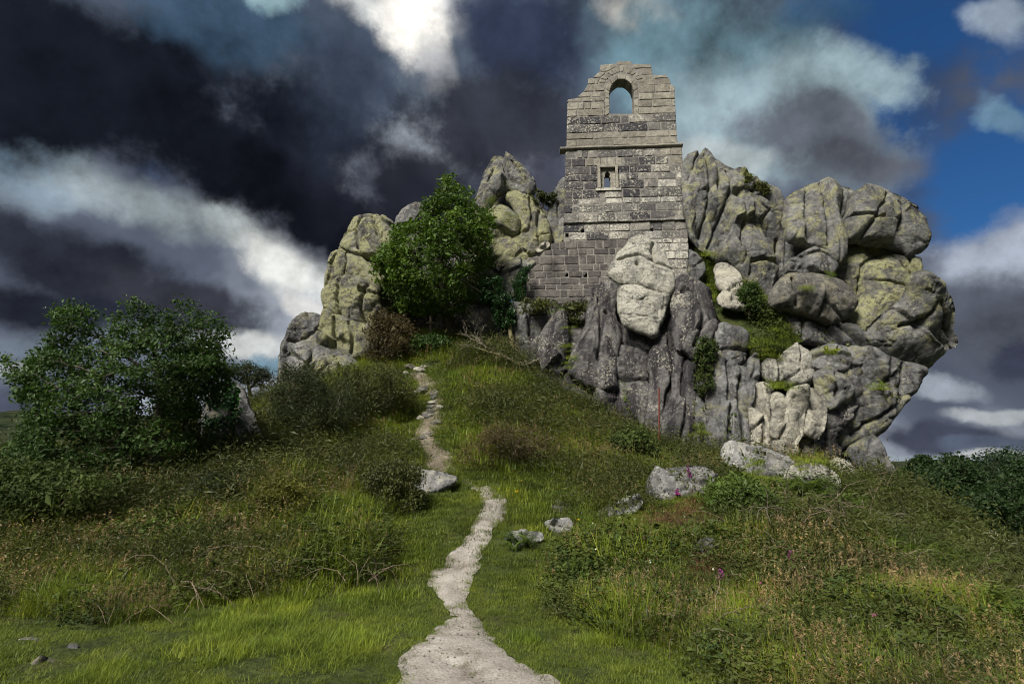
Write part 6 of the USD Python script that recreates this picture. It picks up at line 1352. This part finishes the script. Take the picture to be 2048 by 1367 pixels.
g7 = np.random.default_rng(70)
cy = 21.6; b, tp = at(859, 690, cy), at(861, 632, cy); org = b
t = thing('wooden_cross', 'slender weathered wooden cross standing in front of the dark tree crown', 'cross', org)
put('post', plank(b - [0, 0, 0.2], tp, 0.085, 0.07, g7), WOOD, t, org, smooth=30)
put('crossbar', plank(at(853, 645.5, cy - 0.06), at(871, 645, cy - 0.06), 0.05, 0.04, g7), WOOD, t, org, smooth=30)
py = 17.2; b, tp = at(1317, 905, py), at(1318, 777, py); t = thing('iron_post', 'thin rust-red iron post standing against the stained rock columns', 'post', b)
put('post', tube([b, (b + tp) / 2 + [0.01, 0, 0], tp], 0.026, 8), RUST, t, b); put('post_cap', tube([tp, tp + [0, 0, 0.03]], [0.034, 0.03], 8), RUST, t, b)

# stones bedded in the path and its steps
def pebble(c, s, rng, flat=0.55):
    m = trimesh.creation.icosphere(2, 1.0); v = np.asarray(m.vertices)
    d = rng.normal(0, 1, (9, 3)); d /= np.linalg.norm(d, axis=1, keepdims=True)
    cut = np.min([np.where(v @ k > 0.72, 0.72 / np.maximum(v @ k, 1e-6), 1) for k in d], 0)
    v = v * cut[:, None] * (1 + 0.12 * (noise(v * 2.2 + s * 50, 3) - 0.5))[:, None] * [s, s * rng.uniform(0.6, 0.9), s * flat]
    a = rng.uniform(0, 6.28); R = np.array([[math.cos(a), -math.sin(a), 0], [math.sin(a), math.cos(a), 0], [0, 0, 1]])
    return v @ R.T + c, np.asarray(m.faces)


STEPS = [(868, 797, 13, 'pale stone at the foot of the upper rise in the path'), (846, 783, 20, 'rounded lichened stone left of the upper path'), (872, 790, 16, 'grey-brown stone at the right of the upper path'), (826, 786, 11, 'small stone half in the grass left of the upper path'),
         (866, 808, 14, 'narrow step stone below the paired path stones'), (864, 816, 12, 'second narrow step stone in the worn gully'), (862, 824, 13, 'flat step stone where the gully widens'), (880, 818, 15, 'grass-fringed stone right of the gully steps'), (858, 833, 18, 'long flat step stone crossing the gully'),
         (842, 838, 13, 'sunken stone at the left edge of the steps'), (872, 848, 14, 'flat stone below the long step'), (846, 877, 12, 'low stone in the bare earth of the path'), (862, 871, 10, 'small pale stone in the bare earth'), (852, 868, 7, 'little stone beside the low stone in the bare earth'), (858, 888, 8, 'loose stone lowest in the bare earth'),
         (822, 738, 17, 'earthy stone at the brow of the mound, leftmost of its cluster'), (838, 743, 15, 'earthy stone in the middle of the brow cluster'), (812, 748, 11, 'low stone under the leftmost brow stone'), (848, 735, 9, 'small stone at the right of the brow cluster'), (872, 915, 8, 'pebble above the path bend'), (890, 742, 9, 'half-hidden stone in the turf right of the brow cluster')]
for x, y, s, lb in STEPS:
    c = drop(x, y); sz = s / FPX * c[1]; me = pebble(c + [0, 0, sz * 0.12], sz, g7)
    t = thing('path_stone', lb, 'stone', c); put('stone_body', me, [R_BROWN, R_PALE, R_GREY][int(g7.integers(3))], t, c, smooth=50)
# loose grit and chips on the path
chips = MB(); nch = 0
for _ in range(5000):
    bx = path_polys[0].bounds; p = np.array([g7.uniform(bx[0], bx[2]), g7.uniform(3.5, bx[3])])
    if not path_polys[0].buffer(-0.05).contains(Point(p)): continue
    s = 0.005 + 0.016 * g7.random() ** 6; z = float(ground(p[:1], p[1:])[0]) + 0.035
    o8 = np.array([(1, 0, 0), (-1, 0, 0), (0, 1, 0), (0, -1, 0), (0, 0, 1), (0, 0, -1)], float) * g7.uniform(0.5, 1.2, (6, 1)) * s * [1, 1, 0.6]; a = g7.uniform(0, 6.28); R = np.array([[math.cos(a), -math.sin(a), 0], [math.sin(a), math.cos(a), 0], [0, 0, 1]])
    chips.add(o8 @ R.T + [p[0], p[1], z], [[0, 2, 4], [2, 1, 4], [1, 3, 4], [3, 0, 4], [2, 0, 5], [1, 2, 5], [3, 1, 5], [0, 3, 5]]); nch += 1
    if nch > 700: break
put('gravel', chips.mesh(), R_PALE, smooth=False, kind='stuff', label='loose stone chips scattered on the sandy path', category='gravel')

# foxgloves: a leafy stem hung with purple bells
def foxglove(name, label, x, y_top, y_base, seed):
    rng = np.random.default_rng(seed); b = drop(x, y_base); H = (EYE + ray(x, y_top) * b[1])[2] - b[2]; H = max(H, 0.25); t = thing(name, label, 'foxglove', b, 'foxgloves in the scrub')
    line = np.array([[0.02 * math.sin(k * 0.9 + seed), 0.01 * math.cos(k + seed), H * k / 8] for k in range(9)]); put('stem', tube(line + b, np.linspace(0.008, 0.003, 9), 5), L_FERN, t, b)
    n = 24
    for k in range(n):
        f = 0.52 + 0.46 * k / n; p = np.array([np.interp(f, np.linspace(0, 1, 9), line[:, c]) for c in range(3)]); a = k * 2.4; s = 0.055 * (1.15 - 0.75 * k / n)
        d = np.array([math.cos(a), math.sin(a), -0.75]); d /= np.linalg.norm(d)
        q = b + p; put('bell', tube([q, q + d * s * 0.5, q + d * s * 1.0], [s * 0.12, s * 0.26, s * 0.4], 6, cap=False), FLOWER, t, b)
    put('leaves', leaves(np.c_[rng.normal(0, 0.07, (16, 2)), rng.uniform(0.02, 0.3 * H, 16)] + b, 0.14, rng, 0.8, None, 0.4), L_BRAMBLE, t, b, smooth=False, kind='stuff')


for k, (x, yt, yb, lb) in enumerate([(1381, 925, 985, 'tall foxglove in front of the large flat-topped boulder'), (1357, 975, 1000, 'short foxglove spike left of the tall one by the flat-topped boulder'), (1289, 1072, 1115, 'foxglove in the dry grass left of the lichened rock'), (1583, 1098, 1150, 'foxglove in the dark brambles right of the lichened rock'),
                                      (1442, 1138, 1175, 'slim foxglove in the grass below the lichened rock'), (1617, 1125, 1150, 'small foxglove close to the right of the bramble foxglove'), (418, 1012, 1045, 'purple foxglove below the dark gorse cushion'), (404, 1018, 1048, 'shorter foxglove left of the one below the gorse cushion'), (370, 1048, 1078, 'dim foxglove lower down the left scrub'), (229, 1050, 1075, 'faint foxglove spike far left in the scrub')]):
    foxglove('foxglove', lb, x, yt, yb, 80 + k)


def flower_specks(name, label, category, mat, px, size, seed, lift=0.25):
    rng = np.random.default_rng(seed); c = np.array([drop(x + rng.normal(0, 5), y + rng.normal(0, 3)) for x, y in px]); c[:, 2] += lift * rng.uniform(0.6, 1.2, len(c))
    c = np.repeat(c, 4, 0) + rng.normal(0, size * 0.4, (len(c) * 4, 3)); put(name, leaves(c, size, rng, 0.8, None, 0.8), mat, smooth=False, label=label, category=category, kind='stuff')


flower_specks('flowers', 'pink campion flowers dotted through the scrub', 'wildflowers', PINK, [(540, 920), (548, 915), (530, 930), (571, 928), (1640, 1175), (1655, 1170), (1728, 1180), (1527, 1210), (1762, 1245), (1750, 1280), (1752, 1285), (1608, 1110), (1620, 1130), (660, 868), (655, 872), (1232, 920), (1560, 1090), (600, 926)], 0.028, 1)
flower_specks('flowers', 'yellow buttercups sprinkled in the short grass', 'wildflowers', BUTTER, [(990, 925 + k * 9) for k in range(5)] + [(1020, 950), (1080, 940), (1100, 962), (1040, 975), (1060, 905), (1125, 980), (960, 880), (1005, 870), (1120, 955), (1165, 1055), (1172, 1068), (850, 985), (855, 1000), (1010, 938), (1040, 990), (985, 905), (1150, 960)], 0.03, 2, 0.12)
flower_specks('flowers', 'small cream flower heads in the left scrub', 'wildflowers', UMBEL, [(120 + 17 * k % 400, 1000 + (k * 53) % 130) for k in range(40)] + [(1160 + 23 * k % 500, 1040 + (k * 37) % 150) for k in range(30)], 0.022, 3, 0.3)

# a thicket of dead grey stems on the right of the mound
c0 = drop(1640, 1075); t = thing('dead_thicket', 'tangled thicket of dead grey-brown stems between boulders and bracken', 'dead bush', c0)
for k in range(46):
    x, y = g7.uniform(1540, 1750), g7.uniform(1015, 1100); p = drop(x, y); d = np.array([g7.normal(0.1, 0.6), g7.normal(-0.2, 0.4), 1.0]); q = [p - [0, 0, 0.05]]; L = g7.uniform(0.7, 1.7); mbk = MB()
    for _ in range(7): d = d / np.linalg.norm(d); q.append(q[-1] + d * L / 7); d = d + [0, 0, -0.3] + g7.normal(0, 0.22, 3)
    mbk.add(*tube(q, np.linspace(0.010, 0.004, 8), 4, cap=False))
    for _ in range(5):
        j = g7.integers(2, 7); e = g7.normal(0, 1, 3) + [0, 0, 0.3]; e /= np.linalg.norm(e); mbk.add(*tube([q[j], q[j] + e * 0.15, q[j] + e * 0.3 + [0, 0, -0.03]], [0.005, 0.004, 0.003], 3, cap=False))
    put('branch', mbk.mesh(), TWIG if k % 3 else BARK_PALE, t, c0)
for k, (pts, lb) in enumerate([([(715, 840), (725, 832), (742, 822)], 'bleached dead stick on the slope left of the path steps'), ([(1305, 1110), (1360, 1085), (1420, 1060), (1480, 1052)], 'long pale bramble stem arching over the lichened rock'), ([(1700, 1300), (1790, 1285), (1870, 1300)], 'thin straw-pale stem lying over the lower right scrub'), ([(450, 1080), (500, 1040), (560, 1030)], 'bare curved stem in front of the yellow-green bush')]):
    q = np.array([drop(x, y) for x, y in pts]); q[1:-1, 2] += 0.12; q[:, 2] += 0.06; t = thing('fallen_stick', lb, 'stick', q[0]); put('branch', tube(resample(q, 0.15, closed=False), 0.012, 5), BARK_PALE, t, q[0])
